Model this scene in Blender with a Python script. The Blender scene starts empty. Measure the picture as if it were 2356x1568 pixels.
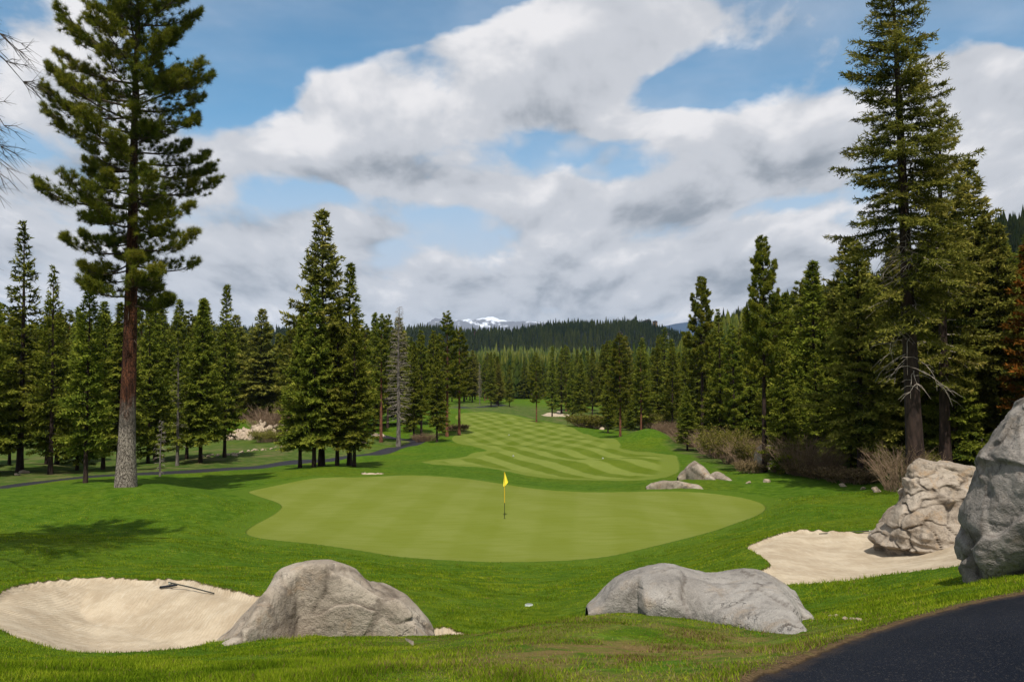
import bpy, math, random
import numpy as np
from mathutils import Vector
random.seed(7); RNG = np.random.default_rng(7)
R = math.radians
SC = bpy.context.scene
COL = SC.collection

# ------------------------------------------------------------------ camera, sun, sky, exposure
F = 1832.0; CX = 1178.0; CY = 784.0; EYE = 1.65; HOR = 850.0   # measured on a 2356 x 1568 view of the photo
PITCH = math.atan((HOR - CY) / F)
cam_d = bpy.data.cameras.new("camera"); cam = bpy.data.objects.new("camera", cam_d); COL.objects.link(cam)
cam_d.sensor_width = 36; cam_d.lens = 36 * F / 2356.0
cam_d.clip_start = 0.05; cam_d.clip_end = 30000
cam.location = (0, 0, EYE); cam.rotation_euler = (R(90) + PITCH, 0, 0)
SC.camera = cam
SC.view_settings.view_transform = 'Standard'; SC.view_settings.look = 'None'
SC.view_settings.gamma = 1; SC.view_settings.exposure = 0.0
SC.cycles.max_bounces = 6; SC.cycles.diffuse_bounces = 2; SC.cycles.glossy_bounces = 1
SC.cycles.transmission_bounces = 2; SC.cycles.volume_bounces = 0

SUN_EL = R(61); SH = Vector((-0.02, 1.0)).normalized()          # SH: ground direction in which shadows fall
sun_vec = Vector((-SH.x * math.cos(SUN_EL), -SH.y * math.cos(SUN_EL), math.sin(SUN_EL)))
sd = bpy.data.lights.new("sun", 'SUN'); sd.energy = 5.0; sd.angle = R(0.53); sd.color = (1.0, 0.95, 0.86)
sun = bpy.data.objects.new("sun", sd); COL.objects.link(sun); sun.location = (0, -20, 60)
sun.rotation_euler = sun_vec.to_track_quat('Z', 'Y').to_euler()

class NT:
    """small helper to write node trees"""
    def __init__(s, tree): s.t = tree; s.n = tree.nodes; s.l = tree.links
    def new(s, typ, **kw):
        n = s.n.new(typ)
        for k, v in kw.items(): setattr(n, k, v)
        return n
    def put(s, sock, v):
        if v is None: return
        if hasattr(v, 'is_output') or isinstance(v, bpy.types.NodeSocket): s.l.new(v, sock)
        else: sock.default_value = v
    def math(s, op, a, b=None, c=None, clamp=False):
        n = s.new('ShaderNodeMath', operation=op); n.use_clamp = clamp
        s.put(n.inputs[0], a); s.put(n.inputs[1], b)
        if c is not None: s.put(n.inputs[2], c)
        return n.outputs[0]
    def mr(s, v, a, b, c=0.0, d=1.0, smooth=True):
        n = s.new('ShaderNodeMapRange'); n.interpolation_type = 'SMOOTHSTEP' if smooth else 'LINEAR'
        s.put(n.inputs[0], v); s.put(n.inputs[1], a); s.put(n.inputs[2], b); s.put(n.inputs[3], c); s.put(n.inputs[4], d)
        return n.outputs[0]
    def mix(s, f, a, b, blend='MIX'):
        n = s.new('ShaderNodeMix', data_type='RGBA', blend_type=blend)
        s.put(n.inputs[0], f)
        s.put(n.inputs[6], col4(a)); s.put(n.inputs[7], col4(b))
        return n.outputs[2]
    def noise(s, vec, scale, detail=3, rough=0.55, out='Fac', dist=0.0):
        n = s.new('ShaderNodeTexNoise'); s.put(n.inputs['Vector'], vec)
        n.inputs['Scale'].default_value = scale; n.inputs['Detail'].default_value = detail
        n.inputs['Roughness'].default_value = rough; n.inputs['Distortion'].default_value = dist
        return n.outputs[out]
    def vmath(s, op, a, b=None):
        n = s.new('ShaderNodeVectorMath', operation=op); s.put(n.inputs[0], a)
        if b is not None: s.put(n.inputs[1], b)
        return n.outputs[0]
    def attr(s, name, out='Fac'):
        n = s.new('ShaderNodeAttribute'); n.attribute_name = name; return n.outputs[out]
def col4(c):
    if isinstance(c, (tuple, list)) and len(c) == 3: return (c[0], c[1], c[2], 1.0)
    return c

def pv(px, py): return ((px - CX) / F, (HOR - py) / F)         # direction as (x/y, z/y)

def build_world():
    w = bpy.data.worlds.new("World"); SC.world = w; w.use_nodes = True
    g = NT(w.node_tree); g.n.clear()
    out = g.new('ShaderNodeOutputWorld'); bg = g.new('ShaderNodeBackground'); bg.inputs[1].default_value = 0.10
    g.l.new(bg.outputs[0], out.inputs[0])
    sky = g.new('ShaderNodeTexSky', sky_type='NISHITA'); sky.sun_disc = False
    sky.sun_elevation = SUN_EL; sky.sun_rotation = math.atan2(sun_vec.x, sun_vec.y)
    sky.air_density = 1.0; sky.dust_density = 0.6; sky.ozone_density = 1.6; sky.altitude = 1800
    tc = g.new('ShaderNodeTexCoord'); sp = g.new('ShaderNodeSeparateXYZ'); g.l.new(tc.outputs['Generated'], sp.inputs[0])
    X, Y, Z = sp.outputs
    ay = g.math('MAXIMUM', g.math('ABSOLUTE', Y), 0.12)
    U = g.math('DIVIDE', X, ay); V = g.math('DIVIDE', Z, ay)
    # warp the placement field so that cloud outlines are ragged
    cv = g.new('ShaderNodeCombineXYZ'); g.put(cv.inputs[0], U); g.put(cv.inputs[1], g.math('MULTIPLY', V, 1.5)); uv = cv.outputs[0]
    wn = g.noise(uv, 4.2, 4, 0.55, 'Color')
    ws = g.new('ShaderNodeSeparateXYZ'); g.l.new(wn, ws.inputs[0])
    U2 = g.math('ADD', U, g.math('MULTIPLY', g.math('SUBTRACT', ws.outputs[0], 0.5), 0.16))
    V2 = g.math('ADD', V, g.math('MULTIPLY', g.math('SUBTRACT', ws.outputs[1], 0.5), 0.09))
    # (px, py, rx, ry, tilt deg, weight)
    blobs = [(1230, 130, 330, 130, 22, 1.0), (1480, 40, 260, 80, 5, .85), (800, 310, 380, 165, 10, 1.15), (740, 400, 330, 75, 3, .9), (1020, 320, 220, 140, 10, .8),
             (1300, 500, 300, 95, 14, 1.05), (1480, 400, 220, 110, 25, .95), (1620, 370, 190, 90, 10, .8), (1850, 210, 110, 240, 0, .55),
             (1800, 440, 230, 130, 5, .85), (110, 90, 190, 170, 0, .75), (60, 470, 200, 130, 0, .65), (2290, 330, 160, 170, 15, .95),
             (2200, 180, 150, 90, 10, .55), (2330, 150, 100, 80, 0, .4), (330, 600, 420, 90, 0, .6), (680, 540, 260, 75, -4, .85), (1400, 640, 480, 70, 3, .95),
             (900, 650, 300, 60, 0, .7), (1850, 620, 350, 80, 0, .8), (2300, 560, 250, 120, 0, .7), (400, 740, 600, 55, 0, .6), (1250, 725, 500, 38, 0, .6), (2000, 720, 500, 60, 0, .6),
             (1270, 350, 230, 48, 0, -.62), (640, 70, 250, 110, 12, -.7), (1680, 190, 170, 110, 15, -.45), (2290, 40, 150, 60, 0, -.6), (560, 250, 90, 70, 0, -.3),
             (900, 480, 300, 36, -8, -.60), (960, 570, 130, 50, 20, -.5), (1120, 590, 100, 40, 0, -.45), (560, 470, 110, 40, 0, -.4), (60, 330, 120, 50, 0, -.4),
             (1500, 712, 240, 16, 0, -.5), (1960, 500, 140, 45, 0, -.3), (1750, 490, 200, 26, 15, -.45), (850, 730, 150, 22, 0, -.4), (420, 500, 160, 40, 0, -.3)]
    acc = 0.0; rise = 0.0; clipped = False
    for (px, py, rx, ry, tl, wt) in blobs:
        if wt < 0 and not clipped: acc = g.math('MINIMUM', acc, 0.92); clipped = True
        u0, v0 = pv(px, py); t = R(tl); c, s_ = math.cos(t), math.sin(t)
        du = g.math('SUBTRACT', U2, u0); dv = g.math('SUBTRACT', V2, v0)
        a = g.math('MULTIPLY', g.math('MULTIPLY_ADD', du, c, g.math('MULTIPLY', dv, s_)), F / rx)
        b = g.math('MULTIPLY', g.math('MULTIPLY_ADD', dv, c, g.math('MULTIPLY', du, -s_)), F / ry)
        r2 = g.math('MULTIPLY_ADD', a, a, g.math('MULTIPLY', b, b))
        e = g.math('EXPONENT', g.math('MULTIPLY', r2, -0.75))
        acc = g.math('MULTIPLY_ADD', e, wt, acc)
        if wt > .5: rise = g.math('MULTIPLY_ADD', g.math('MULTIPLY', e, b), wt, rise)
    # cover elsewhere (sides, behind, overhead): moderate cloud
    front = g.mr(Y, 0.25, 0.6); side = g.math('MULTIPLY', g.math('SUBTRACT', 1.0, front), 0.45)
    high = g.mr(V, 0.5, 0.9, 0.0, 0.25)
    place = g.math('ADD', g.math('ADD', acc, side), high)
    low = g.mr(V, 0.0, 0.2, 0.22, 0.0); place = g.math('ADD', place, low)
    # cloud texture in a perspective plane projection
    Vp = g.math('MAXIMUM', V, 0.0)
    pc = g.new('ShaderNodeCombineXYZ'); g.put(pc.inputs[0], g.math('DIVIDE', U, g.math('ADD', Vp, 0.30)))
    g.put(pc.inputs[1], g.math('MULTIPLY', g.math('LOGARITHM', g.math('ADD', Vp, 0.14), math.e), 0.95)); g.put(pc.inputs[2], g.mr(Y, -.4, .4, 5.0, 0.0))
    P = pc.outputs[0]
    n1 = g.noise(P, 3.4, 10, 0.54, dist=0.25)
    off = g.vmath('ADD', P, (-0.015, 0.075, 0.0))
    n2 = g.noise(off, 3.4, 8, 0.52, dist=0.25)
    dens = g.math('ADD', place, g.math('MULTIPLY', g.math('SUBTRACT', n1, 0.5), 2.0))
    alpha = g.mr(dens, 0.30, 0.66)
    # thin veil of small ripples in the open middle patch
    rip = g.new('ShaderNodeTexVoronoi'); rip.inputs['Scale'].default_value = 9.0; rip.feature = 'SMOOTH_F1'
    rv = g.vmath('MULTIPLY', P, (1.9, 1.25, 1.0)); g.put(rip.inputs['Vector'], g.vmath('ADD', rv, g.vmath('MULTIPLY', wn, (.6, .6, .6))))
    u0, v0 = pv(1290, 345); du = g.math('MULTIPLY', g.math('SUBTRACT', U, u0), F / 260.); dv = g.math('MULTIPLY', g.math('SUBTRACT', V, v0), F / 75.)
    ve = g.math('EXPONENT', g.math('MULTIPLY', g.math('MULTIPLY_ADD', du, du, g.math('MULTIPLY', dv, dv)), -1.0))
    veil = g.math('MULTIPLY', g.mr(rip.outputs['Distance'], 0.62, 0.12), g.math('MULTIPLY', ve, 0.9))
    alpha = g.math('MAXIMUM', alpha, veil)
    wisp = g.mr(g.noise(g.vmath('MULTIPLY', P, (0.5, 1.2, 1)), 1.1, 6, 0.6), 0.40, 0.72, 0.0, 0.45)
    alpha = g.math('MAXIMUM', alpha, wisp)
        # brightness: bright where density falls off towards the top, grey bases in the thick parts
    edge = g.math('SUBTRACT', n1, n2)
    thick = g.mr(dens, 0.55, 1.9)
    big = g.noise(uv, 5.5, 4, 0.5)
    lit = g.math('ADD', g.math('MULTIPLY', edge, 3.0), 0.74)
    lit = g.math('SUBTRACT', lit, g.math('MULTIPLY', thick, 0.30))
    lit = g.math('ADD', lit, g.math('MULTIPLY', g.math('SUBTRACT', big, 0.5), 0.7))
    lit = g.math('ADD', lit, g.math('MULTIPLY', rise, 0.30))
    ccol = g.mix(g.mr(lit, 0.0, .72), (2.8, 3.15, 3.65), (6.1, 6.3, 6.75)); ccol = g.mix(g.mr(lit, .7, 1.25), ccol, (8.7, 8.6, 8.75))
    skyc = g.mix(1.0, sky.outputs[0], (1.08, 1.62, 1.58), 'MULTIPLY')
    skyc = g.mix(g.mr(V, 0.36, 0.08, 0.0, 0.94), skyc, (5.4, 5.9, 6.9))
    c = g.mix(alpha, skyc, ccol)
    g.l.new(c, bg.inputs[0])
    w.cycles.sampling_method = 'MANUAL'; w.cycles.sample_map_resolution = 1024
build_world()

# ------------------------------------------------------------------ helpers
def tag(o, label=None, cat=None, group=None, kind=None):
    if label: o['label'] = label
    if cat: o['category'] = cat
    if group: o['group'] = group
    if kind: o['kind'] = kind
    return o
def link(name, data, parent=None, loc=None):
    o = bpy.data.objects.new(name, data); COL.objects.link(o)
    if parent is not None: o.parent = parent
    if loc is not None: o.location = loc
    return o
def mesh_np(name, verts, faces, mat=None, attrs=None, smooth=False):
    """faces: (n,3) or (n,4) array"""
    me = bpy.data.meshes.new(name)
    verts = np.asarray(verts, np.float32); faces = np.asarray(faces, np.int32)
    k = faces.shape[1]; n = len(faces)
    me.vertices.add(len(verts)); me.vertices.foreach_set('co', verts.ravel())
    me.loops.add(n * k); me.loops.foreach_set('vertex_index', faces.ravel())
    me.polygons.add(n); me.polygons.foreach_set('loop_start', np.arange(0, n * k, k, dtype=np.int32))
    me.polygons.foreach_set('loop_total', np.full(n, k, np.int32))
    if smooth: me.polygons.foreach_set('use_smooth', np.ones(n, bool))
    me.update(calc_edges=True)
    if attrs:
        for a, v in attrs.items():
            at = me.attributes.new(a, 'FLOAT', 'POINT'); at.data.foreach_set('value', np.asarray(v, np.float32))
    if mat: me.materials.append(mat)
    return me

def sstep(a, b, v):
    t = np.clip((v - a) / (b - a), 0, 1); return t * t * (3 - 2 * t)
# value noise in numpy
_pr = np.random.default_rng(3); _PERM = _pr.permutation(4096); _VAL = _pr.random(4096) * 2 - 1
def _h(ix, iy, iz): return _VAL[_PERM[(_PERM[(_PERM[ix & 4095] + iy) & 4095] + iz) & 4095]]
def vnoise(x, y, z=None):
    x = np.asarray(x, float); y = np.asarray(y, float); z = np.zeros_like(x) if z is None else np.asarray(z, float)
    ix, iy, iz = np.floor(x).astype(int), np.floor(y).astype(int), np.floor(z).astype(int)
    fx, fy, fz = x - ix, y - iy, z - iz
    fx, fy, fz = [t * t * t * (t * (t * 6 - 15) + 10) for t in (fx, fy, fz)]
    r = 0
    for a in (0, 1):
        for b in (0, 1):
            for c in (0, 1):
                w = (fx if a else 1 - fx) * (fy if b else 1 - fy) * (fz if c else 1 - fz)
                r = r + w * _h(ix + a, iy + b, iz + c)
    return r
def fbm(x, y, z=None, o=4, g=0.5):
    r = 0; a = 1; s = 1
    for i in range(o):
        r = r + a * vnoise(x * s + 17 * i, y * s - 31 * i, None if z is None else z * s + 7 * i); a *= g; s *= 2.03
    return r

# ------------------------------------------------------------------ the lie of the land
def pz(py, d):                                                   # height of what the photo shows at row py, d metres out
    t = (CY - py) / F
    return EYE + d * (math.sin(PITCH) + t * math.cos(PITCH)) / (math.cos(PITCH) - t * math.sin(PITCH))
def px_x(px, d, py=None):
    t = 0 if py is None else (CY - py) / F
    return (px - CX) / F * d / (math.cos(PITCH) - t * math.sin(PITCH))
CP = [  # (px, py, d)
 (0,1568,5.3),(600,1568,4.7),(1178,1568,4.4),(1720,1568,4.2),(2356,1568,4.1),(-700,1568,5.3),(3000,1568,4.1),
 (1900,1490,5.1),(2100,1420,6.3),(2356,1360,7.5),(2800,1330,8.5),
 (0,1500,8.6),(200,1508,9.6),(440,1496,10),(330,1506,9.6),(-300,1440,11),
 (560,1485,10.1),(800,1468,10.1),(990,1468,10.4),(0,1375,15),(-300,1370,15.5),
 (60,1345,16.5),(300,1330,17.8),(480,1348,16.9),(580,1370,15.8),
 (1040,1462,9.3),(1200,1450,8.4),(1350,1420,9.4),(1200,1510,5.8),(900,1520,6.3),(400,1540,6.3),(700,1500,8),(1500,1520,5.4),
 (1200,1395,17.3),(1220,1390,18),(1200,1340,23.5),(1000,1400,16.5),(1000,1330,22.5),(800,1300,24),
 (1400,1330,22.5),(1600,1300,23),(1450,1395,15.5),
 (1450,1412,9.6),(1600,1440,8.6),(1755,1485,7.3),(1848,1430,8.7),(1950,1400,9.6),
 (1820,1347,14.5),(2000,1332,13.5),(2235,1300,12.4),(2240,1345,9.3),(2350,1328,8.8),(2700,1330,8.6),
 (1770,1300,18),(1720,1258,22),(1830,1221,25.5),(2010,1223,25),(2030,1262,20.5),(2200,1240,19.5),(2400,1200,19),(2700,1180,20),
 (2050,1190,30),(1900,1190,32),(2000,1130,40),(1900,1118,44),(1830,1160,37),(2200,1100,38),(2400,1080,36),(2700,1040,38),
 # green
 (1150,1293,29.3),(900,1275,30.6),(700,1248,32),(565,1228,34),(650,1165,41),(570,1130,46),(720,1100,51),(940,1093,53),(1150,1112,48.5),
 (1300,1130,45),(1500,1133,45),(1700,1145,43),(1762,1165,40.5),(1650,1215,35),(1400,1275,30.3),(1161,1192,37),(900,1180,38.5),(1450,1190,37),
 # left mounds and hollows
 (0,1300,21),(200,1290,22.5),(400,1290,23.5),(600,1300,24),
 (-200,1232,27),(0,1232,27),(200,1240,26.3),(380,1252,26),(480,1262,27),(0,1222,32),(200,1224,32),(350,1225,32.5),
 (200,1150,39),(0,1150,38.5),(205,1113,43.5),(295,1117,42),(120,1118,43.5),(400,1128,41),(500,1160,39),(560,1200,37),
 (480,1122,49),(560,1108,52),(400,1112,50),(-200,1150,40),
 # cart path and beyond
 (0,1120,46),(120,1104,52),(290,1091,59),(450,1083,66),(600,1072,75),(750,1055,85),(870,1040,94),(955,1020,107),(930,1008,120),
 (-300,1150,42),(-700,1180,40),
 (700,1083,60),(750,1072,68),(850,1090,57),(850,1072,68),(640,1095,55),(900,1060,77),
 (100,1070,70),(0,1090,60),(300,1060,80),(500,1050,82),(600,1035,92),(680,1020,100),(800,1015,108),
 (0,1030,105),(200,1025,108),(400,1022,108),(580,1008,115),(560,975,135),(560,958,170),(0,1008,140),
 (0,985,180),(-500,1010,130),(-700,1060,80),(800,980,150),
 # behind the green, fairway
 (1000,1085,62),(970,1062,76),(1100,1085,62),(1200,1103,58.5),(1400,1108,57),(1560,1098,58),(1450,1122,49),(1250,1115,50),
 (1000,1035,92),(1050,1000,122),(1150,1060,80),(1300,1040,94),(1450,1060,80),(1560,1060,78),(1150,1000,126),(1300,1000,130),
 (1240,975,160),(1100,950,190),(1030,945,195),(1430,1018,108),(1400,1030,102),(1490,1005,112),(1540,1008,112),(1560,1035,97),(1490,1030,101),(1490,1003,125),
 (1630,1040,90),(1700,1085,57),(1650,1060,74),(1760,1090,52),(1600,1103,51),(1400,985,150),(1550,985,150),(1700,1030,100),
 (1100,930,240),(1050,937,225),(1200,925,290),(1280,945,245),(1230,935,260),(1300,920,310),(1500,965,190),
 (1900,1050,75),(2100,1030,75),(2350,960,80),(2356,900,120),(2000,980,120),(1800,985,140)]
cpx = np.array([px_x(a, d, b) for a, b, d in CP]); cpy = np.array([d for a, b, d in CP], float); cpz = np.array([pz(b, d) for a, b, d in CP])
extra = [(0,0,0),(2.5,0,0.02),(-3,0,-.1),(0,-4,.1),(6,-4,.3),(-6,-4,-.1),(0,-20,.6),(20,-20,1.5),(-20,-20,-.5),(8,1,.4),(-8,1,-.7),(14,6,.5),(2.0,2.5,0.0),(0.3,2.5,-.03),
         (-2,2.5,-.1),(40,0,4),(-40,0,-3),(60,60,2),(-60,50,-6.2),(-1.0,13.2,-3.0),(1.2,13,-3.1),
         (200,300,20),(-200,300,-9),(0,400,-11.2),(100,380,-10),(-100,380,-10.5),(300,0,20),(-300,0,-3),(0,-300,5),(0,520,-9),(200,520,8),(-250,520,-5),(120,150,8),(160,90,15),(-120,200,-9)]
cpx = np.append(cpx, [e[0] for e in extra]); cpy = np.append(cpy, [e[1] for e in extra]); cpz = np.append(cpz, [e[2] for e in extra])
def warp(x, y):
    r = np.sqrt(x * x + y * y) + 1e-6; k = np.log1p(r / 6.0) / r
    return x * k, y * k
def tps(r2): return 0.5 * r2 * np.log(r2 + 1e-12)
WX, WY = warp(cpx, cpy); N = len(WX)
K = tps((WX[:, None] - WX[None]) ** 2 + (WY[:, None] - WY[None]) ** 2) + np.eye(N) * 2e-4
Pm = np.stack([np.ones(N), WX, WY], 1)
A = np.block([[K, Pm], [Pm.T, np.zeros((3, 3))]])
SOL = np.linalg.solve(A, np.append(cpz, [0, 0, 0]))
def base_h(x, y):
    x = np.asarray(x, float); y = np.asarray(y, float); sh = x.shape; x = x.ravel(); y = y.ravel()
    out = np.empty_like(x)
    for i in range(0, len(x), 40000):
        a, b = warp(x[i:i + 40000], y[i:i + 40000])
        k = tps((a[:, None] - WX[None]) ** 2 + (b[:, None] - WY[None]) ** 2)
        out[i:i + 40000] = k @ SOL[:N] + SOL[N] + SOL[N + 1] * a + SOL[N + 2] * b
    return out.reshape(sh)

MOUND = (px_x(1490, 110), 110.)
def BASE(x, y):                                                # with the grassy mound and the roll of the fairway
    x = np.asarray(x, float); y = np.asarray(y, float); r = np.sqrt(x * x + y * y)
    return base_h(x, y) + 1.25 * np.exp(-((x - MOUND[0]) / 3.6) ** 2 - ((y - MOUND[1]) / 5.0) ** 2) + .26 * sstep(56, 75, r) * sstep(260, 180, r) * fbm(x / 8.5, y / 11., o=2)
MARCH = np.exp(np.linspace(math.log(2.2), math.log(520), 900))
def unproject(pts, dmin=2.2, land=None):
    """where the ray through each pixel first meets the land"""
    res = []; land = land or BASE
    for (px, py) in pts:
        D = MARCH[MARCH >= dmin]
        t = (CY - py) / F; k = (math.sin(PITCH) + t * math.cos(PITCH)) / (math.cos(PITCH) - t * math.sin(PITCH))
        xs = px_x(px, 1.0, py) * D; zs = EYE + k * D
        hit = np.nonzero(zs <= land(xs, D))[0]
        i = hit[0] if len(hit) else len(D) - 1
        if 0 < i:
            a = zs[i - 1] - land(xs[i - 1:i], D[i - 1:i])[0]; b = zs[i] - land(xs[i:i + 1], D[i:i + 1])[0]
            f = a / (a - b) if a != b else 0; d = D[i - 1] + (D[i] - D[i - 1]) * min(max(f, 0), 1)
        else: d = D[i]
        res.append((px_x(px, d, py), d))
    return np.array(res)
def spline(pts, n=8, closed=True):
    P = np.array(pts, float); m = len(P); out = []
    for i in range(m if closed else m - 1):
        p0, p1, p2, p3 = (P[(i - 1) % m], P[i], P[(i + 1) % m], P[(i + 2) % m]) if closed else (P[max(i - 1, 0)], P[i], P[i + 1], P[min(i + 2, m - 1)])
        for k in range(n):
            t = k / n
            out.append(0.5 * ((2 * p1) + (-p0 + p2) * t + (2 * p0 - 5 * p1 + 4 * p2 - p3) * t * t + (-p0 + 3 * p1 - 3 * p2 + p3) * t ** 3))
    if not closed: out.append(P[-1])
    return np.array(out)
def sdf(poly, x, y, far=9.0):
    """signed distance, negative inside; clipped to far"""
    x = np.asarray(x); y = np.asarray(y); out = np.full(x.shape, far)
    m = (x > poly[:, 0].min() - far) & (x < poly[:, 0].max() + far) & (y > poly[:, 1].min() - far) & (y < poly[:, 1].max() + far)
    X = x[m]; Yy = y[m]
    if len(X) == 0: return out
    d2 = np.full(X.shape, far * far * 4.0); ins = np.zeros(X.shape, bool)
    a = poly; b = np.roll(poly, -1, 0)
    for (x0, y0), (x1, y1) in zip(a, b):
        ex, ey = x1 - x0, y1 - y0; L = ex * ex + ey * ey + 1e-12
        t = np.clip(((X - x0) * ex + (Yy - y0) * ey) / L, 0, 1)
        d2 = np.minimum(d2, (X - x0 - t * ex) ** 2 + (Yy - y0 - t * ey) ** 2)
        c = ((y0 > Yy) != (y1 > Yy))
        if y1 != y0: ins ^= c & (X < (x1 - x0) * (Yy - y0) / (y1 - y0) + x0)
    d = np.sqrt(d2); out[m] = np.clip(np.where(ins, -d, d), -far, far)
    return out
def dist_line(pl, x, y, far=9.0):
    x = np.asarray(x); y = np.asarray(y); out = np.full(x.shape, far)
    m = (x > pl[:, 0].min() - far) & (x < pl[:, 0].max() + far) & (y > pl[:, 1].min() - far) & (y < pl[:, 1].max() + far)
    X = x[m]; Yy = y[m]; d2 = np.full(X.shape, far * far)
    for (x0, y0), (x1, y1) in zip(pl[:-1], pl[1:]):
        ex, ey = x1 - x0, y1 - y0; L = ex * ex + ey * ey + 1e-12
        t = np.clip(((X - x0) * ex + (Yy - y0) * ey) / L, 0, 1)
        d2 = np.minimum(d2, (X - x0 - t * ex) ** 2 + (Yy - y0 - t * ey) ** 2)
    out[m] = np.sqrt(d2); return out

G_PTS = [(1150,1293),(1000,1287),(850,1270),(700,1249),(600,1238),(566,1226),(585,1208),(635,1180),(645,1160),(590,1140),(575,1130),(640,1116),(760,1098),(940,1093),
         (1060,1100),(1150,1112),(1230,1124),(1320,1131),(1450,1131),(1580,1131),(1690,1142),(1745,1155),(1762,1168),(1745,1184),(1680,1208),(1560,1243),(1420,1276),(1290,1290)]
POLY_G = spline(unproject(G_PTS, 22), 6)
F_PTS = [(970,1062),(1060,1052),(1085,1042),(1120,1035),(1060,1022),(1040,1010),(1048,996),(1062,970),(1050,955),(1110,947),(1190,957),(1280,975),(1330,990),(1420,1012),(1430,1030),
         (1540,1045),(1560,1058),(1558,1088),(1500,1103),(1350,1105),(1240,1098),(1120,1077),(1030,1070)]
POLY_F = spline(unproject(F_PTS, 50), 5)
B1_PTS = [(-60,1400),(-30,1380),(40,1347),(150,1332),(240,1328),(330,1333),(420,1332),(480,1346),(580,1368),(700,1400),(740,1440),(700,1470),(600,1475),(495,1480),(440,1493),(330,1503),(200,1504),(100,1488),(0,1450)]
POLY_B1 = spline(unproject(B1_PTS, 8), 5)
B2_PTS = [(1720,1258),(1760,1240),(1800,1226),(1840,1219),(1930,1222),(2010,1223),(2080,1225),(2250,1215),(2400,1215),(2400,1275),(2235,1300),(2050,1323),(1950,1337),(1820,1347),(1700,1340),(1690,1325),(1750,1313),(1772,1300),(1755,1283),(1735,1270)]
POLY_B2 = spline(unproject(B2_PTS, 11.5), 5)
SANDS = [POLY_B1, POLY_B2]
for pts, dm in (([(832,1087),(845,1085),(870,1086),(884,1089),(862,1091),(835,1091)], 45), 
                ([(1245,955),(1262,949),(1278,950),(1283,944),(1296,943),(1292,950),(1310,953),(1306,957),(1270,958)], 150)):
    SANDS.append(spline(unproject(pts, dm), 4))
_c = unproject([(1022, 1462)], 8.6)[0]; _t = np.linspace(0, 2 * math.pi, 22)[:-1]; SANDS.append(np.stack([_c[0] + .33 * np.cos(_t) * (1 + .25 * np.sin(3 * _t)), _c[1] + .42 * np.sin(_t) * (1 + .2 * np.cos(4 * _t)) + .1], 1))
P1_PTS = [(2900,1300),(2500,1335),(2356,1361),(2230,1385),(2100,1420),(2000,1452),(1900,1490),(1810,1528),(1720,1568)]
pp = unproject(P1_PTS, 2.2); POLY_P = spline(np.vstack([pp, [[0.9, 3.2], [0.55, 1.5], [0.5, -6], [9, -9], [16, 5]]]), 5)
CL_PTS = [(-700,1200),(-300,1155),(0,1121),(120,1105),(290,1091),(450,1083),(600,1072),(750,1056),(870,1041),(930,1028),(958,1018)]
cl = unproject(CL_PTS, 38); cl = np.vstack([cl, cl[-1] + [[-.8, 7.]], cl[-1] + [[-6., 14.]], cl[-1] + [[-14., 22.]], cl[-1] + [[-26., 34.]]])
LINE_P = spline(cl, 6, closed=False)
LINE_P2 = spline(unproject([(1052,936),(1090,937),(1130,934),(1160,930)], 150), 4, closed=False)

def masks(x, y):
    g = sdf(POLY_G, x, y); f = sdf(POLY_F, x, y)
    s = np.full(np.shape(x), 9.0)
    for p in SANDS: s = np.minimum(s, sdf(p, x, y))
    p = np.minimum(sdf(POLY_P, x, y), dist_line(LINE_P, x, y) - 1.25)
    p = np.minimum(p, dist_line(LINE_P2, x, y) - 1.4)
    return g, f, s, p
def height(x, y, M=None):
    x = np.asarray(x, float); y = np.asarray(y, float)
    z = BASE(x, y); g, f, s, p = masks(x, y) if M is None else M
    r = np.sqrt(x * x + y * y)
    rough = sstep(0.0, 1.2, g) * sstep(0, .8, p) * sstep(-.1, .4, s)
    z = z + rough * (0.030 * fbm(x * 0.9, y * 0.9, o=2) + 0.012 * vnoise(x * 4.1, y * 4.1)) * sstep(2, 8, r) + 0.10 * sstep(40, 90, r) * sstep(-1, 3, np.minimum(g, 9)) * fbm(x * .12, y * .12, o=2)
    big_ = 1 - np.exp(-((x + 1.0) ** 2 + (y - 9.6) ** 2) / 1.0)
    z = z - (sstep(0.0, 0.10, -s) * 0.10 + sstep(0.0, 1.9, -s) * np.where(x > 3, .26, .62)) * big_ + sstep(.7, 0, s) * sstep(-.02, .03, s) * 0.03
    z = z + sstep(0.05, -0.2, s) * 0.02 * fbm(x * 2.3, y * 2.3, o=3)
    z = z - sstep(0.06, -0.05, p) * 0.03
    z = z + sstep(-.04, 0.04, g) * sstep(1.6, .9, g) * 0.02
    return z
def H(x, y): return float(height(np.array([x]), np.array([y]))[0])

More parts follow.
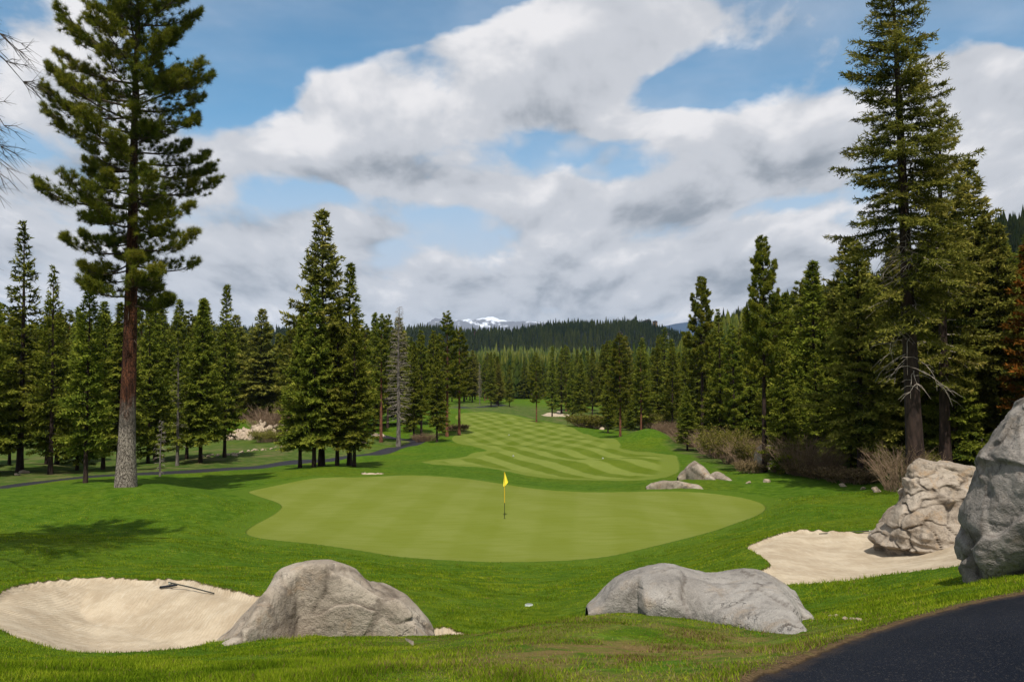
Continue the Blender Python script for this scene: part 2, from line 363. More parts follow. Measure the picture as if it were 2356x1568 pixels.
# ------------------------------------------------------------------ ground material (one turf/sand/asphalt surface description shared by the ground pieces)
def ground_material():
    m = bpy.data.materials.new("ground_surfaces"); m.use_nodes = True; g = NT(m.node_tree); g.n.clear()
    out = g.new('ShaderNodeOutputMaterial'); b = g.new('ShaderNodeBsdfPrincipled'); g.l.new(b.outputs[0], out.inputs[0])
    pos = g.new('ShaderNodeNewGeometry').outputs['Position']
    sx = g.new('ShaderNodeSeparateXYZ'); g.l.new(pos, sx.inputs[0]); X, Y, Z = sx.outputs
    sg, sf, ss, sp_ = g.attr('sd_green'), g.attr('sd_fairway'), g.attr('sd_sand'), g.attr('sd_path')
    n_big = g.noise(pos, 0.11, 4, 0.6); n_mid = g.noise(pos, 0.9, 4, 0.62); n_sm = g.noise(pos, 7.0, 3, 0.6); n_fine = g.noise(pos, 42.0, 2, 0.7)
    strk = g.noise(g.vmath('MULTIPLY', pos, (1.0, 2.8, 1.0)), 1.7, 4, 0.65)
    # rough turf
    rough = g.mix(g.mr(n_mid, .3, .7), (0.062, 0.132, 0.0040), (0.110, 0.186, 0.008))
    rough = g.mix(g.mr(n_big, .46, .64, 0, .9), rough, (0.140, 0.175, 0.006))
    rough = g.mix(g.mr(strk, .50, .60, 0, .7), rough, (0.135, 0.215, 0.024))
    rough = g.mix(g.mr(strk, .48, .36, 0, .6), rough, (0.028, 0.078, 0.003))
    clump = g.noise(pos, 3.6, 3, .7); rough = g.mix(g.mr(clump, .44, .60, 0, .5), rough, (0.034, 0.086, 0.004)); rough = g.mix(g.mr(clump, .44, .34, 0, .45), rough, (0.125, 0.195, 0.016))
    rough = g.mix(g.mr(n_fine, .35, .65, 0.0, .5), rough, (0.028, 0.066, 0.003))
    rough = g.mix(g.mr(n_sm, .62, .8, 0, .35), rough, (0.12, 0.15, 0.03))
    # unmown natural grass beyond the path and forest floor
    nat = g.attr('natural')
    natc = g.mix(g.mr(n_mid, .35, .65), (0.042, 0.088, 0.010), (0.105, 0.130, 0.030))
    natc = g.mix(g.mr(g.noise(pos, .25, 4, .65), .50, .72, 0, .75), natc, (0.17, 0.135, 0.065))
    natc = g.mix(g.mr(n_sm, .55, .8, 0, .5), natc, (0.045, 0.055, 0.012))
    rough = g.mix(nat, rough, natc)
    # dry patches on the near bank
    dry = g.math('MULTIPLY', g.mr(g.noise(pos, 1.3, 4, .65), .40, .58), g.attr('dry'))
    rough = g.mix(g.math('MULTIPLY', dry, .92), rough, g.mix(g.mr(n_fine, .3, .7), (0.16, 0.095, 0.035), (0.25, 0.17, 0.075)))
    soil = g.mr(g.math('ADD', sp_, g.math('MULTIPLY', g.math('SUBTRACT', n_sm, .5), .5)), .25, 0.04)
    nearw = g.mr(Y, 14.0, 9.0)
    rough = g.mix(g.math('MULTIPLY', g.math('MULTIPLY', soil, nearw), .9), rough, g.mix(n_fine, (0.05, 0.026, 0.014), (0.16, 0.10, 0.06)))
    # brown lip at the sand edge
    lip = g.mr(g.math('ADD', ss, g.math('MULTIPLY', g.math('SUBTRACT', n_sm, .5), .10)), .05, 0.0)
    rough = g.mix(g.math('MULTIPLY', lip, .8), rough, (0.075, 0.045, 0.014))
    # collar round the green
    collar = g.mr(sg, 1.25, 1.05, smooth=True)
    rough = g.mix(g.math('MULTIPLY', collar, .75), rough, g.mix(n_sm, (0.075, 0.130, 0.008), (0.100, 0.165, 0.014)))
    # stripes
    def stripes(dx, dy, period, soft, wob=.5):
        L = math.hypot(dx, dy); nx, ny = dy / L, -dx / L
        q = g.math('MULTIPLY_ADD', X, nx, g.math('MULTIPLY', Y, ny))
        q = g.math('ADD', q, g.math('MULTIPLY', g.math('SUBTRACT', n_big, .5), wob))
        s = g.math('SINE', g.math('MULTIPLY', q, 2 * math.pi / period))
        return g.mr(s, -soft, soft)
    st1 = stripes(5.8, -22, 3.9, .25, .7); st2 = stripes(-6.5, -20, 3.9, .25, .5)
    farw = g.mr(Y, 88, 112, .15, 1.0)
    # mown grass reads light where both passes lean away
    fs = g.math('ADD', g.math('MULTIPLY', st1, 1.0), g.math('MULTIPLY', g.math('MULTIPLY', st2, farw), .75))
    fs = g.math('DIVIDE', fs, g.math('ADD', 1.0, g.math('MULTIPLY', farw, .75)))
    bfade = g.mr(sf, -1.3, -2.2); fs = g.math('ADD', g.math('MULTIPLY', fs, bfade), g.math('MULTIPLY', g.math('SUBTRACT', 1.0, bfade), .55))
    fair = g.mix(fs, (0.088, 0.128, 0.007), (0.178, 0.215, 0.042))
    fair = g.mix(g.mr(n_mid, .3, .75, 0, .35), fair, (0.135, 0.165, 0.014))
    gs = g.math('MULTIPLY_ADD', stripes(0.7, 9, 3.3, .5, 1.2), .6, g.math('MULTIPLY', stripes(-8, 7, 3.3, .5, 1.2), .4))
    grn = g.mix(gs, (0.148, 0.176, 0.026), (0.172, 0.198, 0.040))
    grn = g.mix(g.mr(g.noise(g.vmath('MULTIPLY', pos, (.45, 2.2, 1)), 1.3, 5, .6), .40, .72, 0, .55), grn, (0.130, 0.156, 0.012))
    grn = g.mix(g.mr(n_fine, .3, .7, 0, .18), grn, (0.13, 0.17, 0.02))
    # sand
    sand = g.mix(g.mr(g.noise(pos, 1.1, 5, .7), .35, .68), (0.39, 0.31, 0.215), (0.53, 0.44, 0.32))
    rakeln = g.noise(g.vmath('MULTIPLY', pos, (5.5, 1.0, 1.0)), 2.2, 4, .7)
    wv = g.new('ShaderNodeTexWave'); wv.inputs['Scale'].default_value = 4.2; wv.inputs['Distortion'].default_value = 5.0; wv.inputs['Detail'].default_value = 2; wv.inputs['Detail Scale'].default_value = .35; g.put(wv.inputs['Vector'], pos)
    sand = g.mix(g.mr(rakeln, .50, .75, 0, .5), sand, (0.60, 0.53, 0.42))
    sand = g.mix(g.mr(g.noise(pos, 26, 3, .7), .56, .74, 0, .45), sand, (0.36, 0.28, 0.19))
    # asphalt
    vor = g.new('ShaderNodeTexVoronoi'); vor.inputs['Scale'].default_value = 130; g.l.new(pos, vor.inputs['Vector'])
    vc = g.new('ShaderNodeSeparateColor'); g.l.new(vor.outputs['Color'], vc.inputs[0])
    asp = g.mix(g.mr(g.noise(pos, .8, 4, .6), .3, .7), (0.006, 0.0075, 0.013), (0.011, 0.0125, 0.019))
    asp = g.mix(g.mr(vc.outputs[0], .90, .97, 0, .55), asp, (0.07, 0.062, 0.055))
    asp = g.mix(g.math('MULTIPLY', g.mr(g.math('ADD', sp_, g.math('MULTIPLY', g.math('SUBTRACT', n_sm, .5), .25)), -.12, 0.0), .5), asp, (0.055, 0.038, 0.026))
    asp = g.mix(g.mr(Y, 25, 45), asp, g.mix(n_mid, (0.026, 0.025, 0.030), (0.040, 0.038, 0.043)))
    # blend by distance fields
    wob = g.math('MULTIPLY', g.math('SUBTRACT', n_sm, .5), .05)
    fg = g.mr(g.math('ADD', sg, wob), .05, -.05); ff = g.mr(g.math('ADD', sf, wob), .12, -.12)
    fsd = g.mr(g.math('ADD', ss, g.math('MULTIPLY', g.math('SUBTRACT', n_sm, .5), .12)), .015, -.02)
    fp = g.mr(g.math('ADD', sp_, g.math('MULTIPLY', g.math('SUBTRACT', n_sm, .5), .06)), .015, -.02)
    c = g.mix(ff, rough, fair); c = g.mix(fg, c, grn); c = g.mix(fsd, c, sand); c = g.mix(fp, c, asp)
    c = g.mix(1.0, c, (.88, .88, .88), 'MULTIPLY')
    g.l.new(c, b.inputs['Base Color'])
    b.inputs['Roughness'].default_value = 0.9
    g.put(b.inputs['Roughness'], g.math('SUBTRACT', 0.95, g.math('MULTIPLY', fp, .35)))
    b.inputs['Specular IOR Level'].default_value = 0.06
    # relief
    grass_b = g.math('ADD', g.math('MULTIPLY', n_fine, .03), g.math('MULTIPLY', g.noise(pos, 11, 3, .65), .10))
    short = g.math('MULTIPLY', n_fine, .008)
    sand_b = g.math('ADD', g.math('MULTIPLY', g.noise(pos, 30, 3, .7), .012), g.math('MULTIPLY', g.noise(pos, 4, 3, .6), .03)); sand_b = g.math('ADD', sand_b, g.math('MULTIPLY', wv.outputs['Fac'], .010))
    asp_b = g.math('MULTIPLY', vor.outputs['Distance'], .006)
    def mx(f, a, bb): return g.math('ADD', g.math('MULTIPLY', a, g.math('SUBTRACT', 1.0, f)), g.math('MULTIPLY', bb, f))
    h = mx(ff, grass_b, short); h = mx(fg, h, short); h = mx(fsd, h, sand_b); h = mx(fp, h, asp_b)
    bp = g.new('ShaderNodeBump'); bp.inputs['Distance'].default_value = 1.0; g.put(bp.inputs['Strength'], .8); g.put(bp.inputs['Height'], h)
    g.l.new(bp.outputs[0], b.inputs['Normal'])
    return m
MAT_G = ground_material()

def near_dry(x, y):
    """where the bank beside the path is thin and brown: 0..1"""
    a = np.exp(-(((x - 1.0) / 1.5) ** 2 + ((y - 5.9) / 1.6) ** 2)) * 1.15
    c = np.exp(-(((x + .2) / 1.5) ** 2 + ((y - 8.7) / .8) ** 2)) * .7
    d = np.exp(-(((x - 2.2) / 1.0) ** 2 + ((y - 7.8) / .8) ** 2)) * .6
    return np.clip(a + c + d, 0, 1)

def build_ground():
    th_c = R(48)
    def sector(th, rr):
        T, Rr = np.meshgrid(th, rr); x = np.sin(T) * Rr; y = np.cos(T) * Rr
        M = masks(x, y); z = height(x, y, M)
        nr, nt = x.shape; idx = np.arange(nr * nt).reshape(nr, nt)
        f = np.stack([idx[:-1, :-1], idx[1:, :-1], idx[1:, 1:], idx[:-1, 1:]], -1).reshape(-1, 4)[:, ::-1]
        side = dist_line(LINE_P, x, y, 60.)
        # natural ground: beyond the path on the left, under the woods on the right, far off
        lpx = np.interp(y, LINE_P[np.argsort(LINE_P[:, 1])][:, 1], LINE_P[np.argsort(LINE_P[:, 1])][:, 0])
        nat = sstep(0.5, 2.0, side) * ((x < lpx) & (y > 40) & (x < 0)) * sstep(115, 95, y + .3 * (x + 25))
        nat = np.maximum(nat, ((y > 108) & (x < -14) & (y < 118)) * 1.0)
        edge = np.interp(y, [20, 40, 46, 54, 75, 95, 112, 135, 160, 200, 280, 420], [24, 19.5, 18.4, 17.6, 17.5, 19.5, 21, 20, 16, 20, 42, 60])
        nat = np.maximum(nat, sstep(-.6, 1.2, x - edge + 1.0 * vnoise(x * .3, y * .3)))
        nat = np.maximum(nat, sstep(175, 190, y + 2.0 * x) * sstep(280, 240, y) * (x > -18) * (M[1] > 1.5) * (x < 60))
        return np.stack([x, y, z], -1).reshape(-1, 3), f, [m.ravel() for m in M], np.clip(nat, 0, 1).ravel(), near_dry(x, y).ravel()
    parts = [sector(np.linspace(-th_c, th_c, 1150), np.exp(np.arange(math.log(1.3), math.log(560), 0.0078))),
             sector(np.linspace(th_c, 2 * math.pi - th_c, 200), np.exp(np.linspace(math.log(1.3), math.log(560), 130))),
             sector(np.linspace(-math.pi, math.pi, 90), np.array([0.001, .3, .8, 1.3]))]
    V = []; Fc = []; M = [[], [], [], []]; Nt = []; Dr = []; o = 0
    for v, f, m, n, d in parts:
        V.append(v); Fc.append(f + o); o += len(v); Nt.append(n); Dr.append(d)
        for i in range(4): M[i].append(m[i])
    V = np.vstack(V); Fc = np.vstack(Fc); M = [np.concatenate(m) for m in M]; Nt = np.concatenate(Nt); Dr = np.concatenate(Dr)
    fm = [m[Fc].mean(1) for m in M]
    zone = np.zeros(len(Fc), int); zone[fm[1] < 0] = 2; zone[fm[0] < 0] = 1; zone[fm[2] < 0] = 3; zone[fm[3] < 0] = 4
    cy = V[Fc][:, :, 1].mean(1); cx_ = V[Fc][:, :, 0].mean(1)
    zone[(zone == 4) & (cy > 22)] = 5
    zone[(zone == 3) & (cx_ > 3)] = 6; zone[(zone == 6) & (cy > 40)] = 7; zone[(zone == 3) & (cy > 40)] = 7
    zone[(zone == 0) & (Nt[Fc].mean(1) > .5)] = 8
    nm = ['rough_grass', 'putting_green', 'fairway', 'sand_bunker', 'asphalt_path', 'cart_path', 'sand_bunker', 'sand_bunker', 'natural_ground']
    for k in range(9):
        sel = Fc[zone == k]
        if len(sel) == 0: continue
        u, inv = np.unique(sel, return_inverse=True)
        me = mesh_np(nm[k], V[u], inv.reshape(-1, 4), MAT_G, dict(sd_green=M[0][u], sd_fairway=M[1][u], sd_sand=M[2][u], sd_path=M[3][u], natural=Nt[u], dry=Dr[u]), smooth=True)
        tag(link(nm[k], me), kind='structure')
build_ground()

# ------------------------------------------------------------------ plain materials
def mat_simple(name, c1, c2, scale=8, rough=.85, bump=0.0, spec=.2, stretch=(1, 1, 1), detail=4, coord='Object'):
    m = bpy.data.materials.new(name); m.use_nodes = True; g = NT(m.node_tree); b = g.n['Principled BSDF']
    tc = g.new('ShaderNodeTexCoord'); v = g.vmath('MULTIPLY', tc.outputs[coord], stretch)
    n = g.noise(v, scale, detail, .62); g.l.new(g.mix(g.mr(n, .3, .7), c1, c2), b.inputs['Base Color'])
    b.inputs['Roughness'].default_value = rough; b.inputs['Specular IOR Level'].default_value = spec
    if bump:
        bp = g.new('ShaderNodeBump'); bp.inputs['Distance'].default_value = bump; g.put(bp.inputs['Height'], n); g.l.new(bp.outputs[0], b.inputs['Normal'])
    return m
def mat_leaf(name, dark, mid, light, transl=.28, gain=2.0):
    """needles and leaves: tone varies from blade to blade ('tone') and from tree to tree"""
    m = bpy.data.materials.new(name); m.use_nodes = True; g = NT(m.node_tree); g.n.clear()
    out = g.new('ShaderNodeOutputMaterial'); d = g.new('ShaderNodeBsdfDiffuse'); t = g.new('ShaderNodeBsdfTranslucent'); mx = g.new('ShaderNodeMixShader')
    tone = g.attr('tone'); oi = g.new('ShaderNodeObjectInfo'); rnd = oi.outputs['Random']
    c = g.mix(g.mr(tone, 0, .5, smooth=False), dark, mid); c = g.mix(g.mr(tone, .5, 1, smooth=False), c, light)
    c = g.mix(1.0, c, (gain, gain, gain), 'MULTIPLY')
    hs = g.new('ShaderNodeHueSaturation'); g.put(hs.inputs['Hue'], g.mr(rnd, 0, 1, .484, .506, smooth=False)); g.put(hs.inputs['Value'], g.mr(rnd, 0, 1, .78, 1.2, smooth=False))
    g.put(hs.inputs['Color'], c); c = hs.outputs[0]
    g.l.new(c, d.inputs[0]); g.l.new(c, t.inputs[0]); mx.inputs[0].default_value = transl
    g.l.new(d.outputs[0], mx.inputs[1]); g.l.new(t.outputs[0], mx.inputs[2]); g.l.new(mx.outputs[0], out.inputs[0])
    return m
M_PINE = mat_leaf('pine_needles', (0.010, 0.026, 0.008), (0.066, 0.084, 0.010), (0.150, 0.146, 0.018))
M_FIR = mat_leaf('fir_needles', (0.010, 0.021, 0.005), (0.068, 0.083, 0.009), (0.150, 0.150, 0.022))
M_FIRO = mat_leaf('olive_fir_needles', (0.014, 0.022, 0.006), (0.085, 0.088, 0.014), (0.190, 0.165, 0.036))
M_RUST = mat_leaf('rusty_needles', (0.045, 0.025, 0.006), (0.16, 0.085, 0.012), (0.33, 0.14, 0.02), .28, 1.2)
M_FAR = mat_leaf('distant_needles', (0.010, 0.024, 0.006), (0.040, 0.056, 0.008), (0.090, 0.096, 0.016), .1, 1.25)
M_TWIG = mat_simple('dead_twigs', (0.20, 0.165, 0.13), (0.34, 0.29, 0.24), 3)
M_TWIGD = mat_simple('dark_dead_twigs', (0.05, 0.036, 0.028), (0.10, 0.075, 0.055), 3)
M_BARKG = mat_simple('grey_bark', (0.060, 0.048, 0.040), (0.19, 0.165, 0.145), 5, bump=.05, stretch=(1, 1, .25))
M_BARKB = mat_simple('brown_bark', (0.016, 0.010, 0.008), (0.055, 0.034, 0.026), 5, bump=.05, stretch=(1, 1, .25))
M_BARKR = mat_simple('reddish_bark', (0.060, 0.026, 0.016), (0.21, 0.085, 0.045), 4, bump=.05, stretch=(1, 1, .3))
M_WILLOW = mat_simple('willow_stems', (0.19, 0.120, 0.080), (0.36, 0.25, 0.165), 2)
M_WILLOWD = mat_simple('dark_willow_stems', (0.12, 0.075, 0.050), (0.25, 0.165, 0.105), 2)
M_BUD = mat_leaf('spring_leaves', (0.060, 0.065, 0.010), (0.130, 0.135, 0.020), (0.24, 0.22, 0.045), .28, 1.1)
M_SAGE = mat_leaf('brush_leaves', (0.075, 0.060, 0.025), (0.165, 0.120, 0.055), (0.28, 0.205, 0.105), .28, 1.0)

def pine_bark():
    """big jeffrey-type pine: grey flaky bark low down, red-brown plates above a scorched band"""
    m = bpy.data.materials.new('plated_pine_bark'); m.use_nodes = True; g = NT(m.node_tree); b = g.n['Principled BSDF']
    tc = g.new('ShaderNodeTexCoord'); p = tc.outputs['Object']; sx = g.new('ShaderNodeSeparateXYZ'); g.l.new(p, sx.inputs[0]); Z = sx.outputs[2]
    v = g.new('ShaderNodeTexVoronoi'); v.inputs['Scale'].default_value = 9.0; g.put(v.inputs['Vector'], g.vmath('ADD', g.vmath('MULTIPLY', p, (1, 1, .45)), g.vmath('MULTIPLY', g.noise(p, 3, 3, .6, 'Color'), (.35, .35, .35))))
    v.feature = 'DISTANCE_TO_EDGE'; crack = g.mr(v.outputs['Distance'], .0, .09, .12, 1.0)
    n = g.noise(p, 2.0, 5, .65); nf = g.noise(p, 16, 4, .7); zz = g.math('ADD', Z, g.math('MULTIPLY', g.math('SUBTRACT', g.noise(g.vmath('MULTIPLY', p, (1, 1, .45)), 2.1, 3, .6), .5), 3.4))
    grey = g.mix(g.mr(nf, .3, .7), (0.155, 0.125, 0.10), (0.36, 0.31, 0.26)); grey = g.mix(crack, (0.035, 0.026, 0.02), grey)
    streak = g.noise(g.vmath('MULTIPLY', p, (1, 1, .12)), 6, 4, .65)
    red = g.mix(g.mr(streak, .35, .7), (0.034, 0.014, 0.009), (0.165, 0.062, 0.030)); red = g.mix(crack, (0.016, 0.008, 0.006), red)
    black = g.mix(n, (0.02, 0.016, 0.014), (0.055, 0.045, 0.038))
    c = g.mix(g.mr(zz, 2.5, 3.3), grey, g.mix(.55, grey, black)); c = g.mix(g.mr(zz, 3.7, 4.6), c, red)
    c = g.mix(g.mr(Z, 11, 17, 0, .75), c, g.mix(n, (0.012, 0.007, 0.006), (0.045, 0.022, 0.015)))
    g.l.new(c, b.inputs['Base Color']); b.inputs['Roughness'].default_value = .9; b.inputs['Specular IOR Level'].default_value = .15
    bp = g.new('ShaderNodeBump'); bp.inputs['Distance'].default_value = .06; g.put(bp.inputs['Height'], g.math('ADD', crack, g.math('MULTIPLY', nf, .5))); g.l.new(bp.outputs[0], b.inputs['Normal'])
    return m
M_BARKP = pine_bark()

# ------------------------------------------------------------------ mesh collectors
class Tubes:
    def __init__(s): s.v = []; s.f = []; s.n = 0
    def add(s, pts, rad, k=4):
        pts = np.asarray(pts, float); m = len(pts); rad = np.asarray(rad, float)
        d = np.gradient(pts, axis=0); d /= np.linalg.norm(d, axis=1)[:, None] + 1e-9
        up = np.where(np.abs(d[:, 2:3]) > .9, np.array([[1., 0, 0]]), np.array([[0, 0, 1.]]))
        a = np.cross(d, up); a /= np.linalg.norm(a, axis=1)[:, None] + 1e-9; b = np.cross(d, a)
        t = np.arange(k) * 2 * math.pi / k
        ring = pts[:, None] + rad[:, None, None] * (np.cos(t)[None, :, None] * a[:, None] + np.sin(t)[None, :, None] * b[:, None])
        s.v.append(ring.reshape(-1, 3)); i = np.arange(m - 1)[:, None] * k; j = np.arange(k)[None]
        s.f.append((np.stack([i + j, i + (j + 1) % k, i + k + (j + 1) % k, i + k + j], -1).reshape(-1, 4)) + s.n); s.n += m * k
    def mesh(s, name, mat, smooth=True): return mesh_np(name, np.vstack(s.v), np.vstack(s.f), mat, smooth=smooth)
class Blades:
    """many narrow triangles: origin, direction, length, width, tone"""
    def __init__(s): s.o = []; s.d = []; s.l = []; s.w = []; s.t = []
    def add(s, o, d, l, w, t):
        s.o.append(np.atleast_2d(o)); s.d.append(np.atleast_2d(d)); n = len(s.o[-1])
        s.l.append(np.broadcast_to(l, n)); s.w.append(np.broadcast_to(w, n)); s.t.append(np.broadcast_to(t, n))
    def mesh(s, name, mat, rng, spread=.55):
        o = np.vstack(s.o); d = np.vstack(s.d); l = np.concatenate(s.l); w = np.concatenate(s.w); t = np.concatenate(s.t); n = len(o)
        d = d / (np.linalg.norm(d, axis=1)[:, None] + 1e-9)
        out_ = o * [1, 1, 0]; out_ /= np.linalg.norm(out_, axis=1)[:, None] + .3
        r = rng.normal(size=(n, 3)) * spread + np.array([0, 0, .9]) + out_ * .65; a = np.cross(d, r); a /= np.linalg.norm(a, axis=1)[:, None] + 1e-9
        v = np.stack([o - a * w[:, None] / 2, o + a * w[:, None] / 2, o + d * l[:, None]], 1).reshape(-1, 3)
        return mesh_np(name, v, np.arange(n * 3).reshape(-1, 3), mat, dict(tone=np.repeat(np.clip(t, 0, 1), 3)))

def trunk_pts(H_, lean, rng, wob=.08):
    z = np.linspace(-.4, H_, 14); t = np.clip(z / H_, 0, 1)
    return np.stack([lean[0] * t + wob * np.sin(t * 5 + rng.random() * 6) * t, lean[1] * t + wob * np.cos(t * 4 + rng.random() * 6) * t, z], 1)
def trunk_rad(z, H_, r0): 
    t = np.clip(z / H_, 0, 1); return r0 * (1 - t) ** .85 * (1 + .35 * np.exp(-np.clip(z, 0, 9) / (1.2 * max(r0, .15) * 2))) + .012

def make_fir(seed, H_=20., r0=.3, base=.12, Rm=3.0, nb=120, dens=1.0, droop=.35, shape=.75, blade=.30, lean=(0, 0), dead=0.0, gap=0.0, lowdead=0.0, leafmat=None, twig=None, bark=None, tonegain=1.0, bw=.15):
    """firs and spruces: returns (trunk mesh, limbs mesh, foliage mesh)"""
    rng = np.random.default_rng(seed); tp = trunk_pts(H_, lean, rng); T = Tubes(); T.add(tp, trunk_rad(tp[:, 2], H_, r0), 10)
    L = Tubes(); B = Blades(); g = 2.399963; phi = rng.random() * 6
    for i in range(nb):
        t = (i + rng.random()) / nb; z = H_ * (base + (1 - base) * t ** .92); tt = (z / H_ - base) / (1 - base)
        low = min(1.0, .55 + tt / .12 * .45)
        R_ = Rm * (1 - tt) ** shape * low * rng.uniform(.72, 1.12) * (1 + .16 * math.sin(tt * 26 + seed)) + .18
        phi += g + rng.normal() * .3
        if gap and vnoise(np.array([z * .35 + seed]), np.array([phi % 6.283 * .7]))[0] > .55 - gap: 
            if rng.random() < .7: continue
        isdead = rng.random() < dead or (lowdead and tt < lowdead and rng.random() < .85)
        el0 = (.75 * tt - .08) + rng.normal() * .07; m = 7; s = np.linspace(0, 1, m)
        dirh = np.array([math.cos(phi), math.sin(phi), 0])
        el = el0 - droop * (1 - tt * .6) * np.sin(s * 2.6) * 1.0 + .25 * s * s
        step = R_ / (m - 1)
        pts = np.zeros((m, 3)); c = np.array([np.interp(z, tp[:, 2], tp[:, 0]), np.interp(z, tp[:, 2], tp[:, 1]), z]); pts[0] = c
        bend = rng.normal() * .25
        for k in range(1, m):
            a = bend * s[k]; dh = np.array([math.cos(phi + a), math.sin(phi + a), 0]); pts[k] = pts[k - 1] + step * (dh * math.cos(el[k]) + np.array([0, 0, math.sin(el[k])]))
        L.add(pts, (.012 + .016 * R_) * (1 - s * .85) * (1.1 if isdead else 1), 3)
        if isdead or dead > .9:
            for q in range(int(5 + R_ * 4)):
                u = rng.uniform(.2, 1); p = np.array([np.interp(u, s, pts[:, j]) for j in range(3)]); sg = rng.choice([-1, 1]); a = phi + sg * rng.uniform(.5, 1.2)
                l = rng.uniform(.2, .55) * R_ * (1.1 - u) + .15; e = np.array([math.cos(a), math.sin(a), rng.normal() * .3 - .15])
                L.add([p, p + e * l * .5 + [0, 0, -.03], p + e * l + [0, 0, -.08 - rng.random() * .12]], [.012, .009, .004], 3)
            if dead > .9 or lowdead: continue
        n_s = max(4, int(R_ / .16 * dens)); tone_b = rng.normal() * .13
        u = rng.uniform(.10, 1.0, n_s); u.sort()
        o = np.stack([np.interp(u, s, pts[:, j]) for j in range(3)], 1)
        for sg in (-1, 1):
            a = phi + sg * rng.uniform(.55, 1.15, n_s)
            ll = (R_ * .36 * (1.08 - u) + .22) * rng.uniform(.6, 1.2, n_s)
            dz = rng.normal(size=n_s) * .14 - .22 + .25 * tt
            sd_ = np.stack([np.cos(a), np.sin(a), dz], 1)
            kk = np.maximum(3, (ll / .085 * dens).astype(int)); rep = np.repeat(np.arange(n_s), kk)
            w = rng.random(len(rep)); oo = o[rep] + sd_[rep] * (w * ll[rep])[:, None]; oo[:, 2] -= .12 * w * w * ll[rep]
            dd = sd_[rep] * .8 + rng.normal(size=(len(rep), 3)) * .55; dd[:, 2] += .12
            rr = u[rep] * .5 + w * .25
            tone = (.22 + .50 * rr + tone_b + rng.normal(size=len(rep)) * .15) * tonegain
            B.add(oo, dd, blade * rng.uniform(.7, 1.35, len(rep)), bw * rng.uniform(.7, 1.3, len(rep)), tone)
        k = int(n_s * 1.6) + 2; w = rng.uniform(.3, 1.03, k); oo = np.stack([np.interp(w, s, pts[:, j]) for j in range(3)], 1)
        dd = (pts[-1] - pts[-2])[None] / step + rng.normal(size=(k, 3)) * .6; dd[:, 2] += .25
        B.add(oo, dd, blade * rng.uniform(.8, 1.5, k), bw, (.35 + .4 * w + tone_b + rng.normal(size=k) * .12) * tonegain)
    tipz = np.linspace(H_ * .955, H_ * 1.004, 26); o = np.stack([np.full(26, lean[0]), np.full(26, lean[1]), tipz], 1)
    if dead < .9: B.add(o, rng.normal(size=(26, 3)) * .7 + [0, 0, .8], blade * 1.1, bw, .55 * tonegain)
    bark = bark or M_BARKB
    return T.mesh('trunk', bark), L.mesh('branches', twig or M_TWIGD), (B.mesh('foliage', leafmat or M_FIR, rng) if B.o else None)

